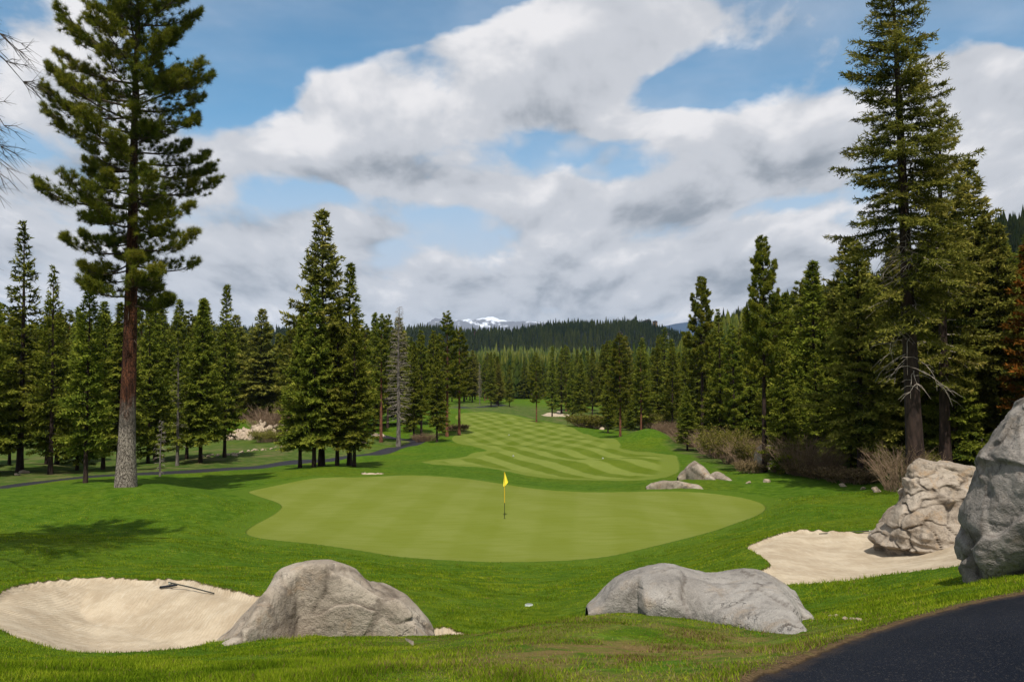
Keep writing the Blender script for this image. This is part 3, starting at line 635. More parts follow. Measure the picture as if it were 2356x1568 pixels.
def make_pine(seed, H_=24., r0=.38, base=.4, Rm=3.2, nb=60, tufts=20, needles=16, nl=.2, nw=.02, prof=None, lean=(0, 0), bark=None, leafmat=None, gap=0., up=.35, tonegain=1., snag=0):
    """long-needled pines: tufts of needles held at the ends of upturned shoots"""
    rng = np.random.default_rng(seed); tp = trunk_pts(H_, lean, rng, .12); T = Tubes(); T.add(tp, trunk_rad(tp[:, 2], H_, r0), 16)
    L = Tubes(); B = Blades(); phi = rng.random() * 6
    if prof is None: prof = ([0, .1, .35, .7, .9, 1], [.6, .9, 1, .64, .28, .04])
    cent = []; cdir = []; ctone = []
    for i in range(nb):
        t = (i + rng.random()) / nb; z = H_ * (base + (1 - base) * t); tt = t
        phi += 2.4 + rng.normal() * .4; R_ = Rm * np.interp(tt, *prof) * rng.uniform(.62, 1.15) + .12
        m = 8; s = np.linspace(0, 1, m); el0 = -.28 + .75 * tt + rng.normal() * .1
        el = el0 - .12 * np.sin(s * 3) + (up + .3 * (1 - tt)) * s ** 2 * 1.5; step = R_ / (m - 1); bend = rng.normal() * .35
        c = np.array([np.interp(z, tp[:, 2], tp[:, 0]), np.interp(z, tp[:, 2], tp[:, 1]), z]); pts = [c]
        for k in range(1, m):
            a = phi + bend * s[k]; pts.append(pts[-1] + step * np.array([math.cos(a) * math.cos(el[k]), math.sin(a) * math.cos(el[k]), math.sin(el[k])]))
        pts = np.array(pts); L.add(pts, (.018 + .013 * R_) * (1 - s * .8), 4)
        nt = max(3, int(tufts * R_ / Rm * rng.uniform(.8, 1.2))); tb = rng.normal() * .1
        for q in range(nt):
            u = 1 - rng.random() ** 1.25 * .80; p = np.array([np.interp(u, s, pts[:, j]) for j in range(3)]); sg = rng.choice([-1, 1])
            a = phi + sg * rng.uniform(.15, 1.25) * (1.2 - u * .5); l = R_ * rng.uniform(.08, .34) * (1.25 - u) + .22
            e = np.array([math.cos(a) * .9, math.sin(a) * .9, rng.uniform(-.25, .45)]); e /= np.linalg.norm(e)
            end = p + e * l + np.array([0, 0, .06 + .22 * l]); L.add([p, p + e * l * .6, end], [.014, .011, .007], 3)
            for extra in range(rng.integers(1, 3)):
                cc = end if extra == 0 else p + (end - p) * rng.uniform(.35, .8) + rng.normal(size=3) * .10
                cent.append(cc); cdir.append(e * .55 + np.array([0, 0, .75])); ctone.append(.40 + .25 * u + tb + rng.normal() * .14)
    cent = np.array(cent); cdir = np.array(cdir); ctone = np.array(ctone); n = len(cent)
    rep = np.repeat(np.arange(n), needles); dd = cdir[rep] * .75 + rng.normal(size=(len(rep), 3)) * .75
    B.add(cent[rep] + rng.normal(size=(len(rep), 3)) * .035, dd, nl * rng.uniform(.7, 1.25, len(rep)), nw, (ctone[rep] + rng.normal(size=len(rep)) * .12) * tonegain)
    for q in range(snag):
        a = rng.random() * 6.28; z = H_ * (base - rng.uniform(.0, .07)); l = rng.uniform(.8, 1.6); p = np.array([0, 0, z]); e = np.array([math.cos(a), math.sin(a), -.2])
        L.add([p, p + e * l * .5, p + e * l + [0, 0, -.3]], [.03, .02, .008], 4)
    return T.mesh('trunk', bark or M_BARKR), L.mesh('branches', M_TWIGD), B.mesh('foliage', leafmat or M_PINE, rng, 1.0)

def plant(name, meshes, x, y, scale=1., rz=0., label=None, cat='tree', group=None, sxy=None, partnames=('trunk', 'branches', 'foliage'), z=None):
    r = link(name, None, loc=(x, y, H(x, y) if z is None else z)); r.rotation_euler = (0, 0, rz)
    sxy = scale if sxy is None else sxy; r.scale = (sxy, sxy, scale)
    for nme, me in zip(partnames, meshes):
        if me is not None: link(nme, me, r)
    tag(r, label, cat, group); return r
def copy_thing(o, x, y, scale, rz, label, group, sxy=None):
    c = o.copy(); COL.objects.link(c); c.location = (x, y, H(x, y)); c.rotation_euler = (0, 0, rz); sxy = scale if sxy is None else sxy; c.scale = (sxy, sxy, scale)
    for ch in o.children: d = ch.copy(); COL.objects.link(d); d.parent = c
    if label: c['label'] = label
    if group: c['group'] = group
    return c
def height_for(px, top_py, y): x = px_x(px, y); return pz(top_py, y) - H(x, y)

# ------------------------------------------------------------------ the big trees of the photo, each grown for its place
def at(px, y): return px_x(px, y), y
# tall pine on the left mound
x, y = at(295, 42); Hh = height_for(300, -75, 42)
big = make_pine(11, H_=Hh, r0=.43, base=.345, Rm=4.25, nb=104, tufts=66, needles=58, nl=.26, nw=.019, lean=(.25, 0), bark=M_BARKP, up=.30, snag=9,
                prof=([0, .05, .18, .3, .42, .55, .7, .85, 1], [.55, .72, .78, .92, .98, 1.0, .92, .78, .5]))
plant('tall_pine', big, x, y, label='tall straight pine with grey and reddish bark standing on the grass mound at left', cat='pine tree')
# great fir on the right with dead lower limbs
x, y = at(2103, 38); Hh = height_for(2062, -80, 38)
gf = make_fir(21, H_=Hh, r0=.40, base=.30, Rm=3.4, nb=165, dens=1.75, droop=.55, shape=.42, blade=.17, bw=.060, lean=(-.75, 0), dead=.06, gap=.04, leafmat=M_FIRO, twig=M_TWIG, bark=M_BARKB, tonegain=1.0)
plant('tall_fir', gf, x, y, label='tallest ragged fir at right with bare white lower limbs, its top cut by the frame', cat='fir tree')
# bare white limbs hanging low on that trunk
def bare_limbs(seed, z0, z1, n, L0, side=None):
    rng = np.random.default_rng(seed); T = Tubes()
    for i in range(n):
        z = rng.uniform(z0, z1); a = rng.uniform(0, 6.28) if side is None else rng.normal(side, .7); l = rng.uniform(.5, 1) * L0; m = 6; pts = [np.array([0, 0, z])]
        el = rng.uniform(-.2, .3)
        for k in range(m): el -= rng.uniform(.05, .38); a += rng.normal() * .22; pts.append(pts[-1] + l / m * np.array([math.cos(a) * math.cos(el), math.sin(a) * math.cos(el), math.sin(el)]))
        pts = np.array(pts); T.add(pts, np.linspace(.026, .006, m + 1), 4)
        for q in range(5):
            k = rng.integers(2, m); b = a + rng.choice([-1, 1]) * rng.uniform(.5, 1.2); ll = rng.uniform(.2, .45) * l; e = np.array([math.cos(b), math.sin(b), rng.uniform(-.8, .1)])
            T.add([pts[k], pts[k] + e * ll * .5, pts[k] + e * ll + [0, 0, -.15]], [.016, .011, .004], 3)
    return T.mesh('dead_limbs', M_TWIG)
root = [o for o in COL.objects if o.name == 'tall_fir'][0]
dl = link('dead_limbs', bare_limbs(5, 5.5, 12.5, 30, 2.7, math.pi * 1.15), root); dl['label'] = 'bare white dead limbs hanging from the trunk'
x, y = at(2170, 44); Hh = height_for(2160, 240, 44)
f2 = make_fir(22, H_=Hh, r0=.30, base=.22, Rm=2.9, nb=110, dens=1.6, droop=.4, shape=.55, blade=.18, bw=.065, leafmat=M_FIRO, dead=.12, gap=.12, twig=M_TWIG, tonegain=1.05)
plant('fir_tree', f2, x, y, label='second tall fir close behind the tallest ragged fir, dark trunk above the pale rock', cat='fir tree')

# ------------------------------------------------------------------ library of trees for the wood
LIB = {}
for i, (nm, fn) in enumerate([
    ('firA', lambda: make_fir(31, 20, .23, .135, 4.1, 150, 1.0, .38, .98)),
    ('firB', lambda: make_fir(32, 20, .20, .13, 3.3, 140, 1.0, .30, 1.0, gap=.05, leafmat=M_FIR)),
    ('firC', lambda: make_fir(33, 20, .23, .15, 4.2, 145, 1.0, .42, .85, leafmat=M_FIRO)),
    ('firD', lambda: make_fir(34, 20, .19, .05, 3.5, 150, .95, .35, 1.08)),
    ('slimA', lambda: make_fir(35, 20, .19, .11, 2.5, 125, .95, .3, .95)),
    ('bush', lambda: make_fir(36, 20, .34, .03, 4.5, 140, .95, .4, .85)),
    ('pineA', lambda: make_pine(41, 24, .27, .36, 2.6, 62, 40, 20, .30, .085, bark=M_BARKR)),
    ('pineB', lambda: make_pine(42, 24, .24, .28, 2.9, 88, 40, 20, .30, .075, bark=M_BARKR)),
    ('pineD', lambda: make_pine(48, 24, .27, .40, 2.6, 96, 40, 20, .28, .075, bark=M_BARKB, up=.6, prof=([0, .1, .35, .6, .85, 1], [.8, 1, .95, .66, .36, .08]))),
    ('pineC', lambda: make_pine(43, 24, .26, .20, 2.5, 74, 40, 20, .30, .085, bark=M_BARKB)),
    ('openA', lambda: make_fir(44, 20, .22, .10, 3.6, 100, .9, .25, 1.1, gap=.08)),
    ('sick', lambda: make_fir(45, 20, .22, .14, 2.0, 95, .42, .3, .8, dead=.42, gap=.05, twig=M_TWIG, bark=M_BARKG)),
    ('dead', lambda: make_fir(46, 20, .22, .18, 1.75, 120, 1, .35, .62, dead=1.0, twig=M_TWIG, bark=M_BARKG)),
    ('sapling', lambda: make_fir(47, 20, .35, .05, 4.5, 30, .9, .2, .8, dead=.0, blade=.9, bw=.25))]):
    LIB[nm] = fn()
LH = {k: (24. if k.startswith('pine') else 20.) for k in LIB}
NAMES = dict(firA='fir_tree', firB='fir_tree', firC='fir_tree', firD='fir_tree', slimA='fir_tree', bush='fir_tree', pineA='pine_tree', pineB='pine_tree', pineC='pine_tree', pineD='pine_tree', openA='fir_tree', sick='thin_fir', dead='dead_tree', sapling='sapling')
CATS = dict(fir_tree='fir tree', pine_tree='pine tree', thin_fir='fir tree', dead_tree='dead tree', sapling='young tree')
PROTO = {}; OCC = []
def grow(kind, px, y, top=None, hgt=None, wide=1.0, label=None, group=None, rz=None, x=None, young=False):
    if x is None: x = px_x(px, y)
    h = (pz(top, y) - H(x, y)) if hgt is None else hgt
    sc = h / LH[kind]; rz = random.uniform(0, 6.28) if rz is None else rz; OCC.append((x, y))
    nm = NAMES[kind]
    if young: c = copy_thing(PROTO[kind], x, y, sc, rz, label, group, sxy=sc * wide); c.name = 'young_fir'; c['category'] = 'young fir'; return c
    if kind in PROTO: return copy_thing(PROTO[kind], x, y, sc, rz, label, group, sxy=sc * wide)
    PROTO[kind] = plant(nm, LIB[kind], x, y, sc, rz, label, CATS[nm], group, sxy=sc * wide)
    return PROTO[kind]

KEY = [ # kind, px, distance, top row, width factor, label
 ('openA', 52, 62, 515, 1.10, 'tall open spruce-like fir at the far left with layered dark boughs'),
 ('openA', 122, 60, 615, .95, 'narrow-topped fir second from the left edge'),
 ('firB', 203, 44, 628, .95, 'small fir on the mound just left of the tall pine'),
 ('firA', -40, 58, 640, 1.1, 'broad fir cut by the left edge of the frame'),
 ('firD', 183, 66, 720, 1.0, 'dark fir just behind the small fir left of the tall pine'),
 ('firA', 465, 74, 690, 1.0, 'full fir beside the cart path, left one of the pair right of the tall pine'),
 ('slimA', 520, 80, 658, 1.0, 'spire-topped fir beside the cart path, right one of the pair left of the rock pile'),
 ('sick', 412, 72, 765, 1.05, 'half-dead pale fir with bare grey twigs right of the tall pine'),
 ('firD', 345, 76, 700, 1.0, 'bushy fir seen just right of the tall pine trunk'),
 ('firC', 742, 68, 488, 1.05, 'tallest fir of the clump in the middle left, pointed golden green top'),
 ('firB', 806, 70, 610, 1.15, 'dark narrow fir right of the tallest one in the middle-left clump'),
 ('firA', 693, 66, 735, 1.0, 'leftmost low fir of the middle-left clump'),
 ('firA', 725, 65, 660, .95, 'fir in front of the tallest one in the middle-left clump'),
 ('firA', 778, 66, 690, 1.0, 'fir between the two tallest of the middle-left clump'),
 ('firB', 817, 65, 725, 1.15, 'rightmost fir of the middle-left clump beside the path'),
 ('pineA', 878, 113, 727, 1.10, 'pine with a bare reddish trunk left of the grey dead tree'),
 ('dead', 918, 103, 705, 1.4, 'bare grey dead conifer beside the bend of the cart path'),
 ('firB', 953, 118, 790, 1.0, 'dark fir just right of the grey dead conifer'),
 ('pineC', 970, 124, 762, 1.0, 'rounded pine rising behind the fir right of the dead conifer'),
 ('firB', 1006, 106, 800, 1.05, 'small full fir on the rough just left of the two fairway pines'),
 ('pineA', 1029, 118, 720, 1.05, 'taller left one of two pines at the left edge of the fairway'),
 ('pineA', 1057, 122, 757, 1.15, 'right one of two pines at the left edge of the fairway'),
 ('dead', 1104, 235, 835, .9, 'small distant dead tree above the far end of the fairway'),
 ('firB', 1130, 225, 810, 1.0, 'distant fir left of the gap at the end of the fairway'),
 ('firC', 1147, 235, 838, 1.0, 'distant fir beside the gap at the end of the fairway'),
 ('firB', 1172, 240, 840, 1.0, 'distant fir nearest the gap on its left'),
 ('pineB', 1234, 168, 812, 1.0, 'lone pine standing on the right edge of the far fairway'),
 ('slimA', 1270, 205, 798, 1.0, 'slim fir right of the lone pine by the far sand bunker'),
 ('firB', 1316, 195, 832, 1.1, 'left one of the dark firs right of the far sand bunker'),
 ('firA', 1336, 190, 815, .9, 'taller one of the dark firs right of the far sand bunker'),
 ('pineC', 1362, 205, 822, 1.0, 'pine behind the dark firs right of the far sand bunker'),
 ('pineB', 1426, 118, 768, 1.12, 'pine with a dark trunk left of the grassy mound'),
 ('firB', 1398, 135, 850, 1.1, 'small fir left of the dark-trunked pine by the mound'),
 ('pineA', 1474, 128, 808, 1.05, 'pine directly behind the grassy mound'),
 ('pineC', 1546, 135, 800, 1.0, 'leafy pine right of the grassy mound'),
 ('pineD', 1615, 104, 640, 1.0, 'slender pine with a knobbly top standing above the willow brush'),
 ('pineD', 1756, 54, 550, .92, 'tall dark-trunked pine in front of the right wood by the brush'),
 ('firA', 1806, 68, 676, 1.05, 'pointed fir just right of the tall dark-trunked pine'),
 ('firB', 1872, 62, 604, 1.35, 'full pointed fir in the middle of the right wood'),
 ('bush', 1905, 70, 690, .85, 'broad fir between the pointed fir and the tallest ragged fir'),
 ('firC', 1975, 47, 560, 1.15, 'fir with grey trunk left of the tallest ragged fir'),
 ('firC', 2238, 50, 372, 1.2, 'broad light green fir right of the tallest ragged fir'),
 ('firC', 2296, 47, 520, 1.15, 'broad low fir behind the big right-hand rock'),
 ('bush', 2150, 48, 455, .80, 'dense broad fir just behind and right of the tallest ragged fir'),
 ('firC', 2060, 52, 540, 1.1, 'dense fir directly behind the tallest ragged fir'),
 ('firA', 2040, 58, 640, 1.2, 'dark fir behind the trunk of the tallest ragged fir'),
]
for k, px, d, top, wd, lab in KEY: grow(k, px, d, top, wide=wd, label=lab)
rt = make_fir(51, 14, .25, .1, 2.2, 80, .9, .4, .7, leafmat=M_RUST)
xx = px_x(2375, 42); hh = pz(560, 42) - H(xx, 42)
plant('rusty_fir', rt, xx, 42, hh / 14, 0, 'rust-orange fir cut by the right edge of the frame', 'fir tree')
OCC.append((xx, 42))
# thin dead sapling by the path
sp = make_fir(52, 6, .09, .1, .55, 30, 1, .3, .5, dead=1.0, twig=M_TWIG, bark=M_BARKG)
xx = px_x(373, 57); plant('dead_sapling', sp, xx, 57, (pz(968, 57) - H(xx, 57)) / 6, 0, 'thin grey dead sapling at the edge of the cart path', 'dead tree')
# tree just outside the left edge: its bare boughs reach into the picture, its crown throws the shade on the lawn
sn = make_pine(53, 27, .45, .60, 4.3, 62, 30, 16, .3, .05, bark=M_BARKR)
xx, yy = -16.3, 17.6
bt = plant('overhanging_pine', sn, xx, yy, 1, 0, 'dark bare twiggy boughs reaching in at the upper left edge', 'pine tree')
rng = np.random.default_rng(8); T = Tubes()
for i in range(58):
    z = rng.uniform(12.2, 19) if i % 9 else rng.uniform(8.5, 12); a = rng.normal(.0, .45); l = rng.uniform(4.0, 6.0); m = 9; el = rng.uniform(-.05, .35); pts = [np.array([0, 0, z])]
    for k in range(m): el -= rng.uniform(.0, .26); a += rng.normal() * .10; pts.append(pts[-1] + l / m * np.array([math.cos(a) * math.cos(el), math.sin(a) * math.cos(el), math.sin(el)]))
    pts = np.array(pts); T.add(pts, np.linspace(.05, .008, m + 1), 4)
    for q in range(26):
        k = rng.integers(2, m + 1); b = a + rng.choice([-1, 1]) * rng.uniform(.3, 1.3); ll = rng.uniform(.25, .9); e = np.array([math.cos(b), math.sin(b), rng.uniform(-.9, .1)])
        p1 = pts[k] + e * ll * .5; p2 = p1 + e * ll * .5 + [0, 0, -.12]; T.add([pts[k], p1, p2], [.012, .008, .003], 3)
        for w in range(3): e2 = rng.normal(size=3) * .5 + e; T.add([p1, p1 + e2 * .28], [.006, .002], 3)
link('bare_boughs', T.mesh('bare_boughs', M_TWIGD), bt)

# ------------------------------------------------------------------ rest of the wood
def free(x, y, r):
    for a, b in OCC:
        if (a - x) ** 2 + (b - y) ** 2 < r * r: return False
    return True
def fill(n, px0, px1, y0, y1, kinds, h0, h1, label, group, sep=3.0, skip=None):
    c = 0; tries = 0
    while c < n and tries < n * 40:
        tries += 1; px = random.uniform(px0, px1); y = math.sqrt(random.uniform(y0 * y0, y1 * y1)); x = px_x(px, y)
        if not free(x, y, sep) or (skip and skip(px, y)): continue
        if dist_line(LINE_P, np.array([x]), np.array([y]))[0] < 3 or sdf(POLY_F, np.array([x]), np.array([y]))[0] < 4: continue
        grow(random.choice(kinds), px, y, hgt=random.uniform(h0, h1), wide=random.uniform(1.0, 1.45), label=label, group=group, young=label.startswith('young')); c += 1
MIX = ['firA', 'firB', 'firD', 'slimA', 'pineC', 'pineB', 'firC', 'openA']
fill(11, -160, 500, 62, 84, ['firD', 'slimA', 'firB', 'openA'], 10, 15, 'fir in the open stand beyond the cart path at left', 'firs beyond the cart path at left', 3.5, lambda p, y: abs(p - 575) < 75)
fill(95, -260, 700, 118, 165, MIX, 16, 22, 'conifer in the dense wood behind the left lawn', 'conifers of the left wood', 3.2, lambda p, y: 480 < p < 690 and y < 150)
fill(34, 660, 1010, 118, 190, MIX, 14, 20, 'conifer in the wood behind the dead tree', 'conifers behind the dead tree', 3.5)
fill(24, 930, 1150, 245, 330, MIX, 14, 20, 'small distant conifer left of the far end of the fairway', 'distant conifers left of the fairway end', 4)
fill(26, 1290, 1520, 200, 330, MIX, 15, 21, 'small distant conifer right of the far bunker', 'distant conifers right of the far bunker', 4)
fill(34, 1390, 1720, 132, 200, MIX, 14, 20, 'conifer in the wood behind the grassy mound', 'conifers behind the grassy mound', 3.5, lambda p, y: y < 142 and p < 1540)
fill(34, 1640, 1830, 84, 130, MIX, 12, 17, 'conifer in the wood behind the willow brush', 'conifers behind the willow brush', 3.2)
fill(42, 1780, 2480, 60, 100, ['firA', 'firB', 'firD', 'bush', 'firC', 'pineC'], 14, 20, 'dark conifer deep in the right wood', 'conifers deep in the right wood', 3.2)
fill(9, 1900, 2380, 44, 56, ['firA', 'firD', 'bush', 'sick'], 6, 11, 'low dark fir on the edge of the right wood', 'low firs on the right wood edge', 2.4)
fill(55, -260, 720, 119, 140, ['bush', 'firD', 'firA', 'firB'], 6, 11, 'young fir along the front of the left wood', 'young firs along the left wood', 2.0, lambda p, y: 500 < p < 670 and y < 150)
fill(14, 500, 690, 152, 175, ['bush', 'firD', 'firA'], 14, 19, 'fir behind the rubble heap and raised lawn', 'firs behind the rubble heap', 2.6)
fill(26, 1400, 1840, 88, 150, ['bush', 'firD', 'firA'], 5, 9, 'young fir among the trunks behind the brush line', 'young firs behind the brush line', 2.0, lambda p, y: p < 1560 and y < 140)
fill(22, 1780, 2330, 50, 70, ['bush', 'firD', 'firA'], 5, 9, 'young dark fir filling the foot of the right wood', 'young firs at the foot of the right wood', 1.8)
fill(20, 1200, 1500, 330, 352, ['bush', 'firD', 'pineC'], 12, 18, 'tiny far conifer closing the end of the valley lawn', 'far conifers closing the valley lawn', 3, None)
fill(8, 2560, 2950, 34, 60, ['firA', 'firD', 'bush'], 14, 20, 'conifer just beyond the right edge of the frame', 'conifers beyond the right edge', 3.2)

# ------------------------------------------------------------------ far forest, hills, mountain
def cone_trees(xs, ys, zs, hs, rs, rng, name, mat, layers=5, seg=7, tone=None):
    """many small ragged conifers as one mass"""
    n = len(xs); V = []; Fc = []; Tn = []; o = 0
    base_t = rng.random(n) * .75 if tone is None else tone
    for l in range(layers):
        t0 = .06 + .86 * l / layers; rr = rs * (1 - t0) ** .8 * rng.uniform(.8, 1.2, n); zt = zs + hs * min(1.0, t0 + 1.9 / layers); zb = zs + hs * t0
        ang = rng.random(n)[:, None] * 6.28 + np.arange(seg)[None] * 2 * math.pi / seg
        jag = 1 + .55 * (np.arange(seg)[None] % 2) * rng.uniform(.2, 1.2, (n, seg)); rad = rr[:, None] * jag * .8
        zz = zb[:, None] - rad * .35 * (np.arange(seg)[None] % 2) + rng.normal(size=(n, seg)) * hs[:, None] * .012
        ring = np.stack([xs[:, None] + np.cos(ang) * rad, ys[:, None] + np.sin(ang) * rad, zz], -1)
        apex = np.stack([xs, ys, zt], -1)[:, None]; v = np.concatenate([ring, apex], 1)
        i = np.arange(n)[:, None] * (seg + 1); j = np.arange(seg)[None]
        f = np.stack([i + j, i + (j + 1) % seg, np.broadcast_to(i + seg, (n, seg))], -1).reshape(-1, 3) + o
        V.append(v.reshape(-1, 3)); Fc.append(f); o += n * (seg + 1)
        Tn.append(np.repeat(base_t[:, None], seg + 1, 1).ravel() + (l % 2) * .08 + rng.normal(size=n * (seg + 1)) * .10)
    return mesh_np(name, np.vstack(V), np.vstack(Fc), mat, dict(tone=np.clip(np.concatenate(Tn), 0, 1)))
M_HILL = mat_simple('hill_forest_floor', (0.012, 0.022, 0.010), (0.030, 0.045, 0.018), .02)
def interp_px(px, tab): return np.interp(px, [a for a, b in tab], [b for a, b in tab])
RIDGE = [(-1500, 742), (0, 740), (600, 752), (850, 757), (950, 750), (1060, 753), (1180, 750), (1240, 741), (1320, 738), (1400, 741), (1460, 736), (1500, 742), (1540, 752), (1570, 765), (1640, 785), (1800, 800), (2600, 830), (3500, 830)]
def ridge_h(x, y):
    """distant wooded ridge and the valley floor that climbs towards it"""
    px = CX + x / y * F; ztop = (HOR - interp_px(px, RIDGE)) / F * 1650. + EYE - 19
    zf = -11 + 13 * sstep(500, 1150, y)
    up = sstep(1120, 1650, y) ; n = 5 * fbm(x * .006, y * .006, o=3)
    return zf + (ztop - zf) * up * (1 - .25 * sstep(1650, 2100, y)) + n * sstep(600, 1200, y)
def right_h(x, y):
    """steep dark hillside rising on the right"""
    px = CX + x / np.maximum(y, 1) * F
    t = interp_px(px, [(1400, 840), (1560, 800), (1660, 742), (1760, 705), (1900, 672), (2050, 630), (2200, 560), (2300, 515), (2500, 480), (3200, 420)])
    return EYE - 15 + (HOR - t) / F * 560 * sstep(290, 560, y)
def grid_mesh(name, fn, a0, a1, y0, y1, na, ny, mat):
    pxs = np.linspace(a0, a1, na); ys = np.exp(np.linspace(math.log(y0), math.log(y1), ny)); PX, YY = np.meshgrid(pxs, ys)
    X = (PX - CX) / F * YY; Z = fn(X, YY); idx = np.arange(na * ny).reshape(ny, na)
    f = np.stack([idx[:-1, :-1], idx[:-1, 1:], idx[1:, 1:], idx[1:, :-1]], -1).reshape(-1, 4)
    return mesh_np(name, np.stack([X, YY, Z], -1).reshape(-1, 3), f, mat, smooth=True)
tag(link('wooded_ridge', grid_mesh('wooded_ridge', ridge_h, -900, 3300, 500, 2400, 140, 60, M_HILL)), kind='structure')
tag(link('right_hillside', grid_mesh('right_hillside', right_h, 1400, 3600, 285, 760, 80, 40, M_HILL)), kind='structure')
rng = np.random.default_rng(99)
def scatter(n, a0, a1, y0, y1, fn, h0, h1, name, label, mat, tone=None, layers=4, seg=7, wr=.15):
    px = rng.uniform(a0, a1, n); y = np.sqrt(rng.uniform(y0 ** 2, y1 ** 2, n)); x = (px - CX) / F * y; z = fn(x, y)
    h = rng.uniform(h0, h1, n) * (1 + .15 * rng.normal(size=n)); h = np.clip(h, 6, h1 * 1.25)
    t = np.clip(.25 + .35 * fbm(x * .01, y * .01, o=2) + rng.random(n) * .4, 0, .9) if tone is None else rng.random(n) * tone
    tag(link(name, cone_trees(x, y, z, h, h * wr, rng, name, mat, layers, seg, t)), label, 'forest', kind='stuff')
scatter(3000, -500, 1900, 335, 620, lambda x, y: np.where(y < 500, height(x, y), ridge_h(x, y)), 13, 21, 'valley_forest', 'sunlit green conifer forest across the valley floor', M_FAR, layers=6, seg=9)
scatter(9000, -500, 2000, 620, 1180, ridge_h, 13, 21, 'valley_forest', 'green conifer forest stretching to the foot of the ridge', M_FAR, layers=4, seg=7)
scatter(15000, -400, 2300, 1150, 1760, ridge_h, 13, 22, 'ridge_forest', 'dark conifer forest covering the distant ridge', M_FAR, layers=3, seg=6)
scatter(5200, 1560, 2700, 300, 620, right_h, 13, 20, 'hillside_forest', 'dark forest on the steep hillside at right', M_FAR, layers=5, seg=8)

# snowy mountain and blue hill, kilometres away
def profile_hill(name, tab, D, depth, mat, na=260, ny=40, amp=1.0, foot=-60):
    a0, a1 = tab[0][0], tab[-1][0]; pxs = np.linspace(a0, a1, na); ys = np.linspace(D - depth, D + depth * .6, ny); PX, YY = np.meshgrid(pxs, ys)
    X = (PX - CX) / F * D; top = (HOR - interp_px(PX, tab)) / F * D + EYE
    s = np.where(YY < D, sstep(D - depth, D, YY), 1 - .7 * sstep(D, D + depth * .6, YY))
    k = D / 8000.; n = fbm(X / (330 * k), YY / (330 * k), o=5, g=.55) * 55 * k * amp
    Z = foot + (top - foot) * s + n * np.clip(s * 1.4, 0, 1) * (.25 + .75 * (1 - np.abs(s - .5))) 
    idx = np.arange(na * ny).reshape(ny, na); f = np.stack([idx[:-1, :-1], idx[:-1, 1:], idx[1:, 1:], idx[1:, :-1]], -1).reshape(-1, 4)
    return link(name, mesh_np(name, np.stack([X, YY, Z], -1).reshape(-1, 3), f, mat, smooth=True))
m = bpy.data.materials.new('snowy_mountain'); m.use_nodes = True; g = NT(m.node_tree); b = g.n['Principled BSDF']
pos = g.new('ShaderNodeNewGeometry').outputs['Position']; sx = g.new('ShaderNodeSeparateXYZ'); g.l.new(pos, sx.inputs[0])
n1 = g.noise(g.vmath('MULTIPLY', pos, (.0045, .0022, .012)), 1.0, 6, .68)
cx_s = (1118 - CX) / F * 8000
dx = g.math('ABSOLUTE', g.math('DIVIDE', g.math('SUBTRACT', sx.outputs[0], cx_s), 420.))
sn_ = g.math('ADD', g.math('ADD', n1, g.mr(sx.outputs[2], 330, 560, -.10, .12)), g.mr(dx, 0, 1, .13, -.03))
snow = g.mr(sn_, .575, .615)
rock = g.mix(g.noise(pos, .006, 4, .6), (0.075, 0.085, 0.110), (0.150, 0.145, 0.165))
g.l.new(g.mix(snow, rock, (0.62, 0.66, 0.74)), b.inputs['Base Color']); b.inputs['Roughness'].default_value = .9
sm = profile_hill('snowy_mountain', [(500, 800), (700, 790), (800, 772), (845, 757), (870, 768), (960, 756), (985, 742), (1000, 732), (1040, 736), (1080, 735), (1118, 731), (1150, 739), (1185, 744), (1215, 738), (1250, 746), (1330, 760), (1450, 800), (1700, 815)], 8000, 1800, m)
tag(sm, kind='structure')
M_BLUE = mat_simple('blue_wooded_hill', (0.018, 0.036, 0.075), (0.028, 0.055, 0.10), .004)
tag(profile_hill('blue_hill', [(1350, 800), (1480, 760), (1560, 742), (1600, 738), (1640, 739), (1680, 732), (1760, 725), (1900, 715), (2300, 720), (2600, 780)], 5200, 1500, M_BLUE, amp=.25), kind='structure')

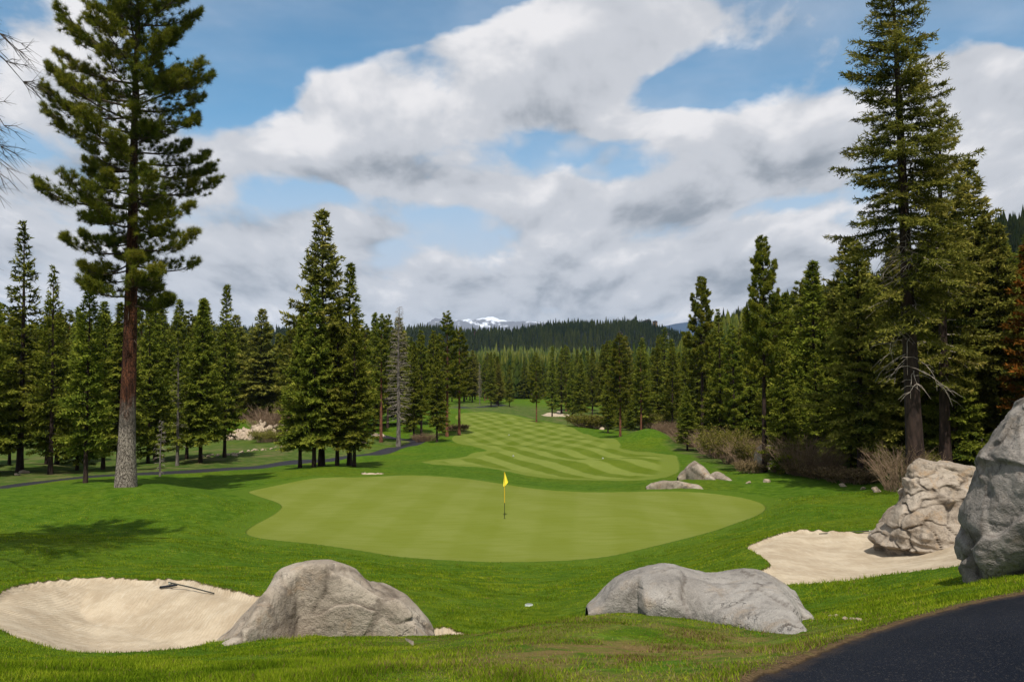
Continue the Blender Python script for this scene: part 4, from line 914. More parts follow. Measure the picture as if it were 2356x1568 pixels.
# ------------------------------------------------------------------ rocks
def rock_mat(name, c1, c2, warm, lich_shade=.3, dark=(0.05, 0.045, 0.04), sc=1.0):
    m = bpy.data.materials.new(name); m.use_nodes = True; g = NT(m.node_tree); b = g.n['Principled BSDF']
    tc = g.new('ShaderNodeTexCoord'); p = g.vmath('MULTIPLY', tc.outputs['Object'], (sc, sc, sc))
    n1 = g.noise(p, 1.3, 5, .6); n2 = g.noise(p, 5.5, 5, .68); n3 = g.noise(p, 60, 3, .75)
    c = g.mix(g.mr(n1, .32, .68), c1, c2); c = g.mix(g.mr(g.noise(p, 2.1, 5, .7, dist=.5), .52, .70, 0, .75), c, warm)
    c = g.mix(g.mr(n2, .54, .66, 0, .55), c, (c1[0] * .55, c1[1] * .55, c1[2] * .56)); c = g.mix(g.mr(n2, .40, .30, 0, .45), c, (min(1, c2[0] * 1.3), min(1, c2[1] * 1.3), min(1, c2[2] * 1.3)))
    c = g.mix(g.mr(n3, .55, .72, 0, .55), c, dark); c = g.mix(g.mr(n3, .42, .28, 0, .5), c, (min(.75, c2[0] * 1.5), min(.75, c2[1] * 1.5), min(.75, c2[2] * 1.5)))
    v = g.new('ShaderNodeTexVoronoi'); v.feature = 'DISTANCE_TO_EDGE'; v.inputs['Scale'].default_value = .55
    g.put(v.inputs['Vector'], g.vmath('ADD', g.vmath('MULTIPLY', p, (1, 1, 1.7)), g.vmath('MULTIPLY', g.noise(p, 1.7, 5, .65, 'Color'), (1.3, 1.3, 1.3))))
    crk = g.math('MULTIPLY', g.mr(v.outputs['Distance'], .012, .0), g.mr(n1, .52, .62, 0, .7)); c = g.mix(g.math('MULTIPLY', crk, .85), c, dark)
    blk = g.mr(g.noise(g.vmath('MULTIPLY', p, (1.6, 1.6, .7)), 2.6, 5, .7), .56, .66, 0, lich_shade); c = g.mix(blk, c, (0.075, 0.07, 0.066))
    c = g.mix(g.math('MULTIPLY', g.math('MULTIPLY', g.attr('joint'), g.mr(n2, .35, .6, .35, 1.0)), .62), c, (0.06, 0.042, 0.03))
    c = g.mix(1.0, c, (.86, .86, .86), 'MULTIPLY')
    g.l.new(c, b.inputs['Base Color']); b.inputs['Roughness'].default_value = .92; b.inputs['Specular IOR Level'].default_value = .2
    h = g.math('ADD', g.math('MULTIPLY', n2, .10), g.math('MULTIPLY', n3, .016)); h = g.math('SUBTRACT', h, g.math('MULTIPLY', crk, .05)); h = g.math('ADD', h, g.math('MULTIPLY', g.noise(p, 17, 4, .7), .04))
    bp = g.new('ShaderNodeBump'); bp.inputs['Distance'].default_value = 1.0; bp.inputs['Strength'].default_value = .6; g.put(bp.inputs['Height'], h); g.l.new(bp.outputs[0], b.inputs['Normal'])
    return m
M_ROCK1 = rock_mat('granite_warm_grey', (0.29, 0.238, 0.185), (0.45, 0.385, 0.31), (0.34, 0.24, 0.155), .35)
M_ROCK2 = rock_mat('granite_grey', (0.235, 0.212, 0.188), (0.375, 0.345, 0.31), (0.30, 0.24, 0.18), .30)
M_ROCK3 = rock_mat('granite_tan', (0.28, 0.225, 0.17), (0.45, 0.38, 0.305), (0.36, 0.23, 0.12), .35)
M_ROCK4 = rock_mat('granite_dark_face', (0.15, 0.132, 0.115), (0.33, 0.295, 0.26), (0.20, 0.155, 0.11), .9)  # black lichen streaks, made heavy so the colour also deepens the shaded face
M_ROCK5 = rock_mat('rubble_tan', (0.38, 0.29, 0.20), (0.56, 0.45, 0.34), (0.46, 0.29, 0.15), .1, sc=.6)
def interp_pts(tab, v): return np.interp(v, [a for a, b in tab], [b for a, b in tab])
def cells(P, size, seed):
    """facets: every cell of broken stone gets its own tilt; returns (facet height, distance to the nearest joint)"""
    rg = np.random.default_rng(seed); lo, hi = P.min(0), P.max(0); n = int(np.clip(np.prod(np.maximum(hi - lo, size)) / size ** 3 * 1.3, 12, 420)); S = rg.uniform(lo, hi, (n, 3)); Nn = rg.normal(size=(n, 3))
    W = P + np.stack([fbm(P[:, 0] / size, P[:, 1] / size, P[:, 2] / size + k * 9, 3) for k in range(3)], 1) * size * .28; f1 = np.full(len(P), 9e9); f2 = f1.copy(); wi = np.zeros(len(P), int)
    for i in range(n):
        d = np.linalg.norm((W - S[i]) * [1, 1, 1.3], axis=1); c = d < f1; f2 = np.where(c, f1, np.minimum(f2, d)); wi = np.where(c, i, wi); f1 = np.where(c, d, f1)
    return ((W - S[wi]) * Nn[wi]).sum(1) / size, (f2 - f1) / size
def rock_disp(P, C, amp, f, seed, crag=1.0, fine=.25):
    """push points in and out so the stone is faceted and fractured"""
    D = P - C; D /= np.linalg.norm(D, axis=1)[:, None] + 1e-9; q = P * f
    n = fbm(q[:, 0] + seed, q[:, 1], q[:, 2], 5, .5)
    w = fbm(q[:, 0] * .6 + seed + 9, q[:, 1] * .6, q[:, 2] * .9, 3)
    rid = -np.abs(vnoise(q[:, 0] * 1.6 + w * 1.2, q[:, 1] * 1.6 + 5, q[:, 2] * 2.3 + seed + w))
    terr = np.round((q[:, 2] * 1.3 + q[:, 0] * .5 + w * .8) * 1.5) / 1.5 - (q[:, 2] * 1.3 + q[:, 0] * .5 + w * .8)
    fa, ed = cells(P, .75 / f, seed + 1); fb, eb = cells(P, .30 / f, seed + 2)
    k = n * .75 + crag * (.45 * rid + .42 * fa * sstep(0, .12, ed) - .30 * sstep(.10, 0, ed)) + fine * (1 + .9 * np.clip(fbm(q[:, 0] * .7 + 50, q[:, 1] * .7, q[:, 2] * .7, 2) * 1.8, -1, 1)) * (.30 * fb * sstep(0, .15, eb) - .34 * sstep(.16, 0, eb))
    global JOINT; JOINT = np.clip(sstep(.07, 0, ed) * .9 * crag + sstep(.10, 0, eb) * np.clip(fine * 1.6, 0, 1) + sstep(.06, 0, -rid) * .5, 0, 1)
    return P + D * (amp * k)[:, None]
def dome_rock(name, top, base, d, back, mat, label, cat='boulder', amp=.09, f=1.1, seed=0, e1=.85, e2=.75, nu=150, nv=90, group=None, flat=.35, crag=1.0, fine=.2):
    """boulder whose crest follows the photo's outline at its real distance; its foot meets the turf where the photo shows it"""
    x0, x1 = top[0][0], top[-1][0]; u = .5 - .5 * np.cos(np.linspace(0, math.pi, nu)); px = x0 + (x1 - x0) * u
    tp = interp_pts(top, px); bs = interp_pts(base, px); kk = [(a, b) for a, b in zip(px[::6], bs[::6])]; fr = unproject(kk, d * .55)
    yf = np.minimum(np.interp(px, px[::6], fr[:, 1]), d - .12)
    X = px_x(px, d, tp); zt = pz(tp, d); gz = height(X, np.full(nu, d)); V = []
    a = np.linspace(-.35, math.pi + .35, nv)
    for i in range(nu):
        end = math.sqrt(max(0.0, 1 - (2 * u[i] - 1) ** 4)); zf = pz(bs[i], yf[i]); T = (d - yf[i]); bk = back * (.35 + .65 * end)
        for t in a:
            c = math.cos(t); s_ = math.sin(t)
            if t <= math.pi / 2: y = d - T * np.sign(c) * abs(c) ** e1; zl = zf
            else: y = d + bk * abs(c) ** e1; zl = min(gz[i], zt[i] - .05) - .15
            z = zl + (zt[i] - zl) * (abs(s_) ** e2) if s_ >= 0 else zl - .55 * abs(s_) * 2
            xx = X[i] * (y / d) ** flat if True else X[i]
            V.append((xx, y, z))
    V = np.array(V); C = np.array([X.mean(), d + .1, (zt.mean() + gz.mean()) / 2 - .35])
    endw = np.repeat(np.clip(1 - (2 * u - 1) ** 8, .1, 1), nv)
    W = rock_disp(V, C, amp, f, seed, crag, fine); V = V + (W - V) * endw[:, None]
    idx = np.arange(nu * nv).reshape(nu, nv); fc = np.stack([idx[:-1, :-1], idx[1:, :-1], idx[1:, 1:], idx[:-1, 1:]], -1).reshape(-1, 4)
    o = V.mean(0); o[2] = gz.mean(); ob = link(name, mesh_np(name, V - o, fc, mat, dict(joint=JOINT), smooth=True), loc=o); return tag(ob, label, cat, group)
def crag_rock(name, levels, d, mat, label, fy, by, amp=.10, f=1.2, seed=0, nz=130, na=170, cat='boulder', crag=1.0, knobs=(), sup=2.6, sink=.5, fine=.25, shift=0):
    """standing rock: its left and right sides follow the photo row by row at its real distance; levels = (row, left px, right px)"""
    lv = [(a, b + shift, c) for a, b, c in sorted(levels)]; rows = np.linspace(lv[0][0], lv[-1][0], nz); L_ = np.interp(rows, [a for a, b, c in lv], [b for a, b, c in lv]); R_ = np.interp(rows, [a for a, b, c in lv], [c for a, b, c in lv])
    fyv = np.interp(rows, [a for a, b in fy], [b for a, b in fy]); byv = np.interp(rows, [a for a, b in by], [b for a, b in by])
    th = np.linspace(0, 2 * math.pi, na, endpoint=False); V = []
    cs, sn_ = np.cos(th), np.sin(th); cs = np.sign(cs) * np.abs(cs) ** (2 / sup); sn_ = np.sign(sn_) * np.abs(sn_) ** (2 / sup)
    for r, l, rr, a, b in zip(rows, L_, R_, fyv, byv):
        xl, xr = px_x(l, d, r), px_x(rr, d, r); z = pz(r, d); dep = np.where(sn_ < 0, a, b)
        V.append(np.stack([(xl + xr) / 2 + (xr - xl) / 2 * cs, d + dep * sn_, np.full(na, z)], 1))
    top = V[0]; c0 = top.mean(0); V = [c0 + (top - c0) * k + [0, 0, .05 * (1 - k)] for k in (.02, .35, .7, .9)] + V
    V.append(V[-1] * [1, 1, 1] - [0, 0, sink]); V = np.array(V); n = len(V); P = V.reshape(-1, 3)
    C = np.repeat(V.mean(1)[:, None], na, 1).reshape(-1, 3); C[:, 2] = C[:, 2] * .8 + P[:, 2].mean() * .2
    P = rock_disp(P, C, amp, f, seed, crag, fine)
    for (kx, kr, kd, rad, push) in knobs:                       # lumps that jut out of the face
        kc = np.array([px_x(kx, kd, kr), kd, pz(kr, kd)]); q = np.linalg.norm((P - kc) * [1, .8, 1.1], axis=1); w = np.exp(-(q / rad) ** 4)
        P = P + np.array([-.15, -1, .15])[None] * (push * w)[:, None]
    idx = np.arange(n * na).reshape(n, na); nx = np.roll(idx, -1, 1); fc = np.stack([idx[:-1], idx[1:], nx[1:], nx[:-1]], -1).reshape(-1, 4)
    o = P.mean(0); o[2] = P[:, 2].min(); ob = link(name, mesh_np(name, P - o, fc, mat, dict(joint=JOINT), smooth=True), loc=o); return tag(ob, label, cat)

dome_rock('boulder', [(492,1478),(520,1456),(555,1420),(590,1380),(625,1335),(645,1320),(670,1314),(715,1311),(750,1313),(780,1320),(810,1327),(845,1342),(885,1360),(918,1380),(942,1406),(965,1436),(985,1460),(995,1469)],
          [(492,1480),(560,1484),(600,1480),(680,1466),(760,1452),(830,1450),(880,1452),(930,1456),(995,1472)], 11.5, 1.3, M_ROCK1, 'large warm grey granite boulder at the right end of the left sand bunker', amp=.095, f=.75, seed=3, e1=.92, e2=.80, crag=1.5, fine=.10)
dome_rock('boulder', [(1350,1402),(1370,1385),(1392,1362),(1420,1338),(1460,1318),(1500,1308),(1550,1303),(1600,1311),(1640,1319),(1680,1318),(1720,1317),(1760,1322),(1790,1336),(1820,1358),(1840,1385),(1848,1400)],
          [(1350,1411),(1372,1414),(1420,1408),(1500,1416),(1560,1424),(1620,1440),(1680,1458),(1730,1472),(1755,1486),(1768,1452),(1790,1432),(1820,1430),(1840,1432),(1848,1415)], 9.8, 1.1, M_ROCK2,
          'long low grey granite boulder beside the path in the right foreground', amp=.070, f=.9, seed=12, e1=.9, e2=.85, crag=1.4, fine=.12)
dome_rock('boulder', [(1560,1098),(1575,1080),(1590,1066),(1600,1060),(1612,1068),(1630,1088),(1642,1102)], [(1560,1103),(1600,1103),(1642,1105)], 52.5, 1.6, M_ROCK3, 'pointed pale boulder behind the right side of the green', amp=.16, f=.5, seed=5, nu=70, nv=50)
dome_rock('boulder', [(1634,1094),(1645,1086),(1655,1085),(1668,1092),(1682,1106)], [(1634,1100),(1660,1107),(1682,1108)], 52.3, 1.1, M_ROCK3, 'small low boulder right of the pointed pale one', amp=.08, f=.6, seed=6, nu=60, nv=40)
dome_rock('flat_rock', [(1487,1120),(1500,1112),(1530,1106),(1560,1106),(1585,1112),(1610,1116),(1625,1124)], [(1487,1123),(1560,1121),(1625,1126)], 47, 1.3, M_ROCK3, 'long flat rock lying in the rough just behind the green', 'rock', amp=.06, f=.6, seed=7, nu=70, nv=40)
crag_rock('boulder', [(1024,1750,1778),(1030,1742,1788),(1045,1737,1792),(1065,1738,1790),(1085,1745,1782)], 57.5, M_ROCK3, 'rounded pale boulder half hidden behind the dark pine trunk in the right brush', [(1024,.5),(1085,1.2)], [(1024,.5),(1085,1.2)], amp=.14, f=.6, seed=8, nz=50, na=60)
# craggy outcrop in the right bunker and the great rock in front of it
crag_rock('craggy_rock', [(1057,2104,2122),(1064,2092,2150),(1075,2082,2240),(1100,2072,2262),(1130,2064,2270),(1155,2056,2270),(1175,2043,2270),(1200,2032,2272),(1225,2022,2275),(1240,2012,2275),(1250,2008,2272),(1262,2035,2265),(1275,2040,2262)], 22.0, M_ROCK3,
          'tan craggy rock outcrop standing in the right sand bunker', [(1057,.12),(1090,.40),(1160,.9),(1220,1.3),(1275,1.35)], [(1057,.3),(1275,1.5)], amp=.13, f=.95, seed=31, crag=1.7, fine=.36, shift=10,
          knobs=[(2178,1140,21.1,.22,.30),(2190,1105,21.3,.16,.18),(2110,1095,21.4,.22,.12),(2090,1200,20.9,.25,.16),(2140,1235,20.5,.30,.18),(2048,1228,21,.18,.12)])
dome_rock('craggy_rock', [(2148,1072),(2160,1064),(2172,1060),(2190,1064),(2215,1070),(2240,1068),(2290,1080)], [(2148,1150),(2290,1150)], 22.9, 1.2, M_ROCK3, 'upper block of tan rock behind the crest of the craggy outcrop', amp=.10, f=1.2, seed=33, nu=70, nv=50)
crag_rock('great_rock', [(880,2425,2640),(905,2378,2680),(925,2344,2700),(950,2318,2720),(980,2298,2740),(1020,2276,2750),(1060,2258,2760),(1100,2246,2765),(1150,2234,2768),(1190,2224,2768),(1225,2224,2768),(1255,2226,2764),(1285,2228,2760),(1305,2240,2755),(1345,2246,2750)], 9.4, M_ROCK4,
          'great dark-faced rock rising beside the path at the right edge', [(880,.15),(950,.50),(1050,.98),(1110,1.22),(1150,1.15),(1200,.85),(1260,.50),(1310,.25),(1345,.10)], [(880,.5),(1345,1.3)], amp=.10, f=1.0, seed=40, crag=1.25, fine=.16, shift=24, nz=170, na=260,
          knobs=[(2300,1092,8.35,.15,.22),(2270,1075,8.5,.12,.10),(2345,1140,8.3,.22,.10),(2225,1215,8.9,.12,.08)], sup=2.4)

def small_rock_mesh(seed, mat, n=3, flat=.75):
    import bmesh
    bm = bmesh.new(); bmesh.ops.create_icosphere(bm, subdivisions=n, radius=1); rg = np.random.default_rng(seed)
    P = np.array([v.co for v in bm.verts]); D = P.copy()
    for k in range(13):
        nrm = rg.normal(size=3); nrm /= np.linalg.norm(nrm); c = rg.uniform(.55, .85); q = P @ nrm; P = P - np.maximum(q - c, 0)[:, None] * nrm
    P *= np.array([rg.uniform(.85, 1.25), rg.uniform(.8, 1.1), flat]); P += D * (.05 * fbm(P[:, 0] * 3 + seed, P[:, 1] * 3, P[:, 2] * 3, 3))[:, None]
    for v, p in zip(bm.verts, P): v.co = p
    me = bpy.data.meshes.new('rock'); bm.to_mesh(me); bm.free(); me.materials.append(mat); return me
RM = [small_rock_mesh(200 + i, M_ROCK5, 3, [.75, .6, .85, .7, .65, .8][i]) for i in range(6)]
def rock_at(px, py, size, label, group, dmin=40, lift=.25, i=None, name='rock', z=None):
    (x, y), = unproject([(px, py)], dmin); o = link(name, RM[random.randrange(6) if i is None else i], loc=(x, y, (H(x, y) if z is None else z) + size * lift))
    o.scale = (size,) * 3; o.rotation_euler = (random.uniform(-.4, .4), random.uniform(-.4, .4), random.uniform(0, 6.28)); return tag(o, label, 'rock', group)
# heap of rubble by the left field
heap_x, heap_y = px_x(586, 113), 113.
for i in range(64):
    t = random.random(); u = random.uniform(-1, 1); x = heap_x + u * 3.6; y = heap_y - 1.6 + 3.4 * t; hz = 2.5 * (1 - abs(u) ** 2) * t ** .8 * (.75 + .25 * math.sin(u * 5))
    s_ = random.uniform(.36, .66) * (1.1 - .3 * t); o = link('rubble_rock', RM[random.randrange(6)], loc=(x, y, H(x, y) + hz + .15)); o.scale = (s_ * 1.1, s_, s_); o.rotation_euler = [random.uniform(0, 6.28) for _ in range(3)]
    tag(o, 'tan rock in the heap of rubble by the left field', 'rock', 'rocks in the rubble heap')
for i in range(7):
    x = heap_x + 2.6 + random.uniform(-.2, 1.4); y = heap_y + 2 + random.random(); s_ = random.uniform(.3, .5); o = link('rubble_rock', RM[i % 6], loc=(x, y, H(x, y) + 1.4 - .3 * (i % 3))); o.scale = (s_,) * 3; o.rotation_euler = [random.uniform(0, 6.28) for _ in range(3)]
    tag(o, 'tan rock in the heap of rubble by the left field', 'rock', 'rocks in the rubble heap')
for k in range(46):                                            # dry stone-lined swale
    t = k / 45; px = 470 + 260 * t + random.uniform(-6, 6); py = 1052 - 36 * t ** 1.1 + random.uniform(-2.5, 2.5)
    rock_at(px, py, random.uniform(.10, .24), 'small stone in the dry swale above the cart path', 'stones in the dry swale', 70)
for (px, py, sz, lab) in [(55,1088,.42,'orange-tan rock in the grass at the far left'),(40,1092,.3,'smaller rock beside the orange-tan one at the far left'),(640,1000,.45,'single tan rock right of the rubble heap'),(540,1050,.40,'orange rock near the cart path right of the tall pine'),(524,1048,.25,'grey stone left of the orange rock near the path'),
     (800,1010,.8,'grey rock seen between the trunks of the middle clump'),(760,1015,.5,'rock behind the trunks of the middle clump'),(862,1001,.75,'flat tan rock left of the grey dead tree'),(878,1003,.6,'second tan rock left of the grey dead tree'),(838,1020,.42,'small white-grey rock above the cart path'),(845,1000,.5,'low tan rock above the cart path'),
     (1385,987,.55,'pale rock at the right edge of the fairway'),(1368,968,.5,'pale rock by the yellow willow brush'),(1722,1112,.20,'low rock at the foot of the brush by the dark pine'),(1765,1108,.28,'tan rock right of the dark pine trunk'),
     (1940,1118,.22,'flat rock at the foot of the right wood'),(2018,1131,.28,'pale flat rock lying on the lawn edge left of the craggy outcrop'),(1985,1124,.18,'small stone left of the pale flat rock')]:
    rock_at(px, py, sz, lab, None, 30, .12)
for (px, py) in [(1912,1418),(1925,1419),(1945,1421),(1962,1422),(1978,1424)]:
    rock_at(px, py, .035, 'little pale stone in the grass near the asphalt path', 'little pale stones by the asphalt path', 5, .2, name='stone')

# ------------------------------------------------------------------ flagstick
M_YEL = mat_simple('yellow_flag_cloth', (0.88, 0.74, 0.05), (0.96, 0.84, 0.10), 3, .6)
M_YPOLE = mat_simple('yellow_pole', (0.62, 0.38, 0.02), (0.72, 0.45, 0.03), 3, .4)
M_BLK = mat_simple('dark_pole', (0.015, 0.02, 0.012), (0.03, 0.035, 0.02), 3, .5)
M_STEEL = mat_simple('pale_plastic', (0.30, 0.33, 0.28), (0.42, 0.45, 0.40), 6, .5)
(fx, fy), = unproject([(1161, 1192)], 25); fz = H(fx, fy)
fr_ = tag(link('flagstick', None, loc=(fx, fy, fz)), 'yellow flag hanging from a yellow pole on the putting green', 'golf flag')
T = Tubes(); T.add([(0, 0, .72), (-.012, 0, 2.10)], [.017, .015], 10); link('pole', T.mesh('pole', M_YPOLE), fr_)
T = Tubes(); T.add([(0, 0, -.12), (0, 0, .72)], [.012, .014], 10); o = link('lower_pole', T.mesh('lower_pole', M_BLK), fr_); o['label'] = 'dark lower length of the pole'
T = Tubes(); T.add([(0, 0, 2.09), (0, 0, 2.105), (0, 0, 2.13)], [.02, .022, .004], 10); link('finial', T.mesh('finial', M_YPOLE), fr_)
nu, nv = 18, 26; V = []
for i in range(nv):
    t = i / (nv - 1); wl, wr = -.005 - .065 * t, .01 + .15 * min(1, t / .70) * (1 if t < .72 else 1 - .9 * (t - .72) / .28)
    for j in range(nu):
        u = j / (nu - 1); V.append((wl + (wr - wl) * u, .035 * math.sin(u * 9 + t * 2) * t + .01, 2.10 - .60 * t - .04 * math.sin(u * 3.1) * (t > .6)))
idx = np.arange(nu * nv).reshape(nv, nu); fl = link('flag', mesh_np('flag', V, np.stack([idx[:-1, :-1], idx[1:, :-1], idx[1:, 1:], idx[:-1, 1:]], -1).reshape(-1, 4), M_YEL, smooth=True), fr_)
T = Tubes(); T.add([(0, 0, .003), (0, 0, .010)], [.056, .054], 24); link('cup_rim', T.mesh('cup_rim', M_BLK), fr_)

# ------------------------------------------------------------------ bunker rakes
M_RAKE = mat_simple('dark_rake_handle', (0.020, 0.022, 0.018), (0.05, 0.05, 0.04), 3, .5)
M_RHEAD = mat_simple('black_rake_head', (0.012, 0.018, 0.026), (0.03, 0.03, 0.04), 3, .5)
def rake(a, dx, dy, label, dmin, head=.46):
    (ax, ay), = unproject([a], dmin, height); bx, by = ax + dx, ay + dy; az, bz = H(ax, ay) + .045, H(bx, by) + .03
    r = tag(link('bunker_rake', None, loc=(ax, ay, az)), label, 'rake'); d = Vector((bx - ax, by - ay, bz - az)); T = Tubes(); T.add([Vector((0, 0, .08)), d * .5 + Vector((0, 0, .05)), d], [.016, .015, .014], 8); link('handle', T.mesh('handle', M_RAKE), r)
    h = Vector((d.x, d.y, 0)).normalized(); s_ = Vector((-h.y * .45 + .10, h.x * .45 + .55, 0)).normalized(); s_.z = (H(ax + s_.x * .3, ay + s_.y * .3) - H(ax - s_.x * .3, ay - s_.y * .3)) / .6; T = Tubes(); T.add([s_ * -head / 2, s_ * head / 2], [.026, .026], 6)
    for k in range(15): q = s_ * (-head / 2 + head * (k + .5) / 15); T.add([q, q - h * .08 - Vector((0, 0, .03))], [.009, .004], 4)
    link('head', T.mesh('head', M_RHEAD), r); T = Tubes(); T.add([h * .02 + Vector((0, 0, .06)), h * .11 + Vector((0, 0, .075))], [.024, .022], 8); link('socket', T.mesh('socket', M_STEEL), r)
rake((388, 1352), 1.42, -1.15, 'dark rake lying in the left sand bunker', 12)
rake((2008, 1227), -1.5, .45, 'rake lying along the far edge of the right sand bunker', 16)
# drain cover and yardage markers
(dx_, dy_), = unproject([(1217, 1391)], 12); dr = tag(link('drain_cover', None, loc=(dx_, dy_, H(dx_, dy_))), 'small round grey drain cover sunk in the grass hollow', 'drain')
T = Tubes(); T.add([(0, 0, -.03), (0, 0, .03), (0, 0, .035)], [.09, .09, .08], 24); T.add([(0, 0, .034), (0, 0, .036)], [.08, .001], 24); link('rim', T.mesh('rim', M_STEEL), dr)
T = Tubes()
for k in range(6): q_ = -.06 + .024 * k; w_ = math.sqrt(max(.0001, .0052 - q_ * q_)); T.add([(q_, -w_, .040), (q_, w_, .040)], [.004, .004], 4)
link('grate', T.mesh('grate', M_BLK), dr)
for (px, py, lab) in [(1181, 1049, 'tiny pale marker on the near fairway left of centre'), (1387, 1057, 'tiny pale marker on the near fairway at right'), (1171, 1002, 'tiny pale marker far down the fairway')]:
    (x, y), = unproject([(px, py)], 60); r = tag(link('fairway_marker', None, loc=(x, y, H(x, y))), lab, 'marker', 'markers on the fairway')
    T = Tubes(); T.add([(0, 0, 0), (0, 0, .10), (0, 0, .15), (0, 0, .17)], [.08, .09, .07, .01], 12); link('cap', T.mesh('cap', M_STEEL), r)
    T = Tubes(); T.add([(0, 0, -.1), (0, 0, .03)], [.11, .10], 12); link('base', T.mesh('base', M_BLK), r)

# ------------------------------------------------------------------ brush
def make_bush(seed, h, r, n, stem, leaf=None, nleaf=0, lw=.03, ll=.07):
    rg = np.random.default_rng(seed); T = Tubes(); B = Blades()
    for i in range(n):
        a = rg.random() * 6.28; q = math.sqrt(rg.random()); b0 = np.array([math.cos(a), math.sin(a), 0]) * r * .5 * q; tilt = .15 + .65 * q * rg.uniform(.6, 1.2); l = h * rg.uniform(.65, 1.05)
        s = np.linspace(0, 1, 5); wob = rg.normal(size=3) * .08 * l; e = np.array([math.cos(a), math.sin(a), 0])
        pts = b0 + np.outer(s, [0, 0, l * math.cos(tilt * .8)]) + np.outer(s ** 1.5, e * l * math.sin(tilt) * .8) + np.outer(np.sin(s * 3.1), wob); T.add(pts, np.linspace(.016, .004, 5) * (h / 2.2) ** .4, 3)
        for k in range(4):
            u = rg.uniform(.4, .95); p = np.array([np.interp(u, s, pts[:, j]) for j in range(3)]); e2 = rg.normal(size=3) * .5 + e * .5 + [0, 0, .9]; e2 /= np.linalg.norm(e2); T.add([p, p + e2 * l * .25], [.006, .002], 3)
            if nleaf: 
                w = rg.random((nleaf, 1)); B.add(p + e2 * l * .28 * w + rg.normal(size=(nleaf, 3)) * .02, rg.normal(size=(nleaf, 3)) + [0, 0, .4], ll * rg.uniform(.6, 1.3, nleaf), lw, rg.random(nleaf))
    return T.mesh('stems', stem), None, (B.mesh('leaves', leaf, rg, 1.2) if nleaf else None)
BL = {'w': make_bush(61, 2.4, 1.6, 170, M_WILLOW, M_SAGE, 3), 'x': make_bush(62, 2.4, 1.6, 170, M_WILLOWD, M_SAGE, 5), 'g': make_bush(63, 2.2, 1.7, 130, M_WILLOW, M_BUD, 12, .06, .13), 's': make_bush(64, .8, 1.2, 120, M_WILLOW, M_SAGE, 10, .04, .08),
      'y': make_bush(65, 2.2, 1.8, 120, M_WILLOW, M_BUD, 20, .07, .14)}
BH = dict(w=2.4, x=2.4, g=2.2, s=.8, y=2.2)
for (k, px, d, hh, wd, lab) in [
    ('x',1548,112,2.2,1.3,'brown brush at the foot of the knobbly-topped pine, leftmost clump'),('w',1575,104,2.3,1.3,'second clump of brown brush beside the mound'),('x',1598,100,2.4,1.2,'dark brown brush left of the pinkish willow'),('w',1630,86,2.4,1.1,'pinkish brown willow clump, widest of the brush line'),
    ('g',1648,80,2.3,1.0,'greenish willow right beside the widest clump'),('g',1672,76,2.9,1.1,'yellow-green leafing willow in the brush line'),('g',1692,70,2.6,1.0,'yellow-green willow left of the dark pine trunk'),('w',1715,66,2.2,1.1,'tan willow in the brush just left of the dark pine'),('w',1640,92,2.3,1.3,'brown brush behind the pinkish willow'),
    ('g',1735,62,2.0,1.0,'olive brush just left of the dark pine trunk'),('s',1724,54,.75,1.2,'low yellowish brush on the lawn edge left of the dark pine'),('x',1805,53,2.1,1.1,'dark brown brush just right of the dark pine trunk'),('w',1845,51,2.5,1.1,'tall tangled brown brush in front of the right wood'),('x',1885,49,1.8,1.1,'brown brush right of the tallest tangle'),
    ('s',1862,50,.8,1.6,'low reddish brush at the foot of the tangled brush'),('s',1893,48,.7,1.5,'low tan brush at the wood edge, middle'),('s',1945,45,.75,1.7,'low straw-coloured brush left of the grey fir trunk'),('s',1968,44,.7,1.4,'low straw brush below the grey fir trunk'),('s',1925,47,.6,1.3,'small brown brush between the low clumps'),
    ('w',2066,38,2.1,.9,'fan-shaped leafless brush just left of the tallest fir trunk'),('g',2080,41,1.5,1.0,'olive brush behind the fan-shaped leafless one'),('y',1350,152,2.4,1.7,'yellowish willow brush right of the far fairway'),('y',1375,150,2.2,1.6,'second yellowish willow right of the far fairway'),('y',1335,158,2.0,1.5,'yellowish willow nearest the fairway edge'),
    ('g',1492,146,3.0,1.3,'green brush behind the mound by the pine'),('g',1440,150,2.2,1.3,'green brush left behind the grassy mound'),('w',1530,125,2.2,1.3,'brown brush right behind the grassy mound'),('y',577,152,3.6,1.2,'rounded yellow-green bush behind the left field'),('w',622,118,4.4,1.1,'tall brown leafless brush above the rubble heap'),('w',640,117,3.8,1.0,'brown leafless brush right of the tall one above the rubble heap'),
    ('g',612,106,1.6,1.5,'low green bush in front of the rubble heap'),('g',628,104,1.3,1.4,'second low green bush right of the rubble heap'),('s',1050,130,1.0,1.6,'low brush between the two fairway pines'),('x',985,112,1.2,1.9,'dark low shrub at the bend of the cart path'),('x',970,113,1.1,1.8,'dark low shrub under the fir by the path bend'),
    ('g',1010,150,1.6,1.3,'small bush behind the fairway pines')]:
    x = px_x(px, d); sc = hh / BH[k]; plant('bush' if k in 'gy' else 'brush', BL[k], x, d, sc, random.uniform(0, 6.28), lab, 'bush', sxy=sc * wd * 1.15, partnames=('stems', '', 'leaves'))

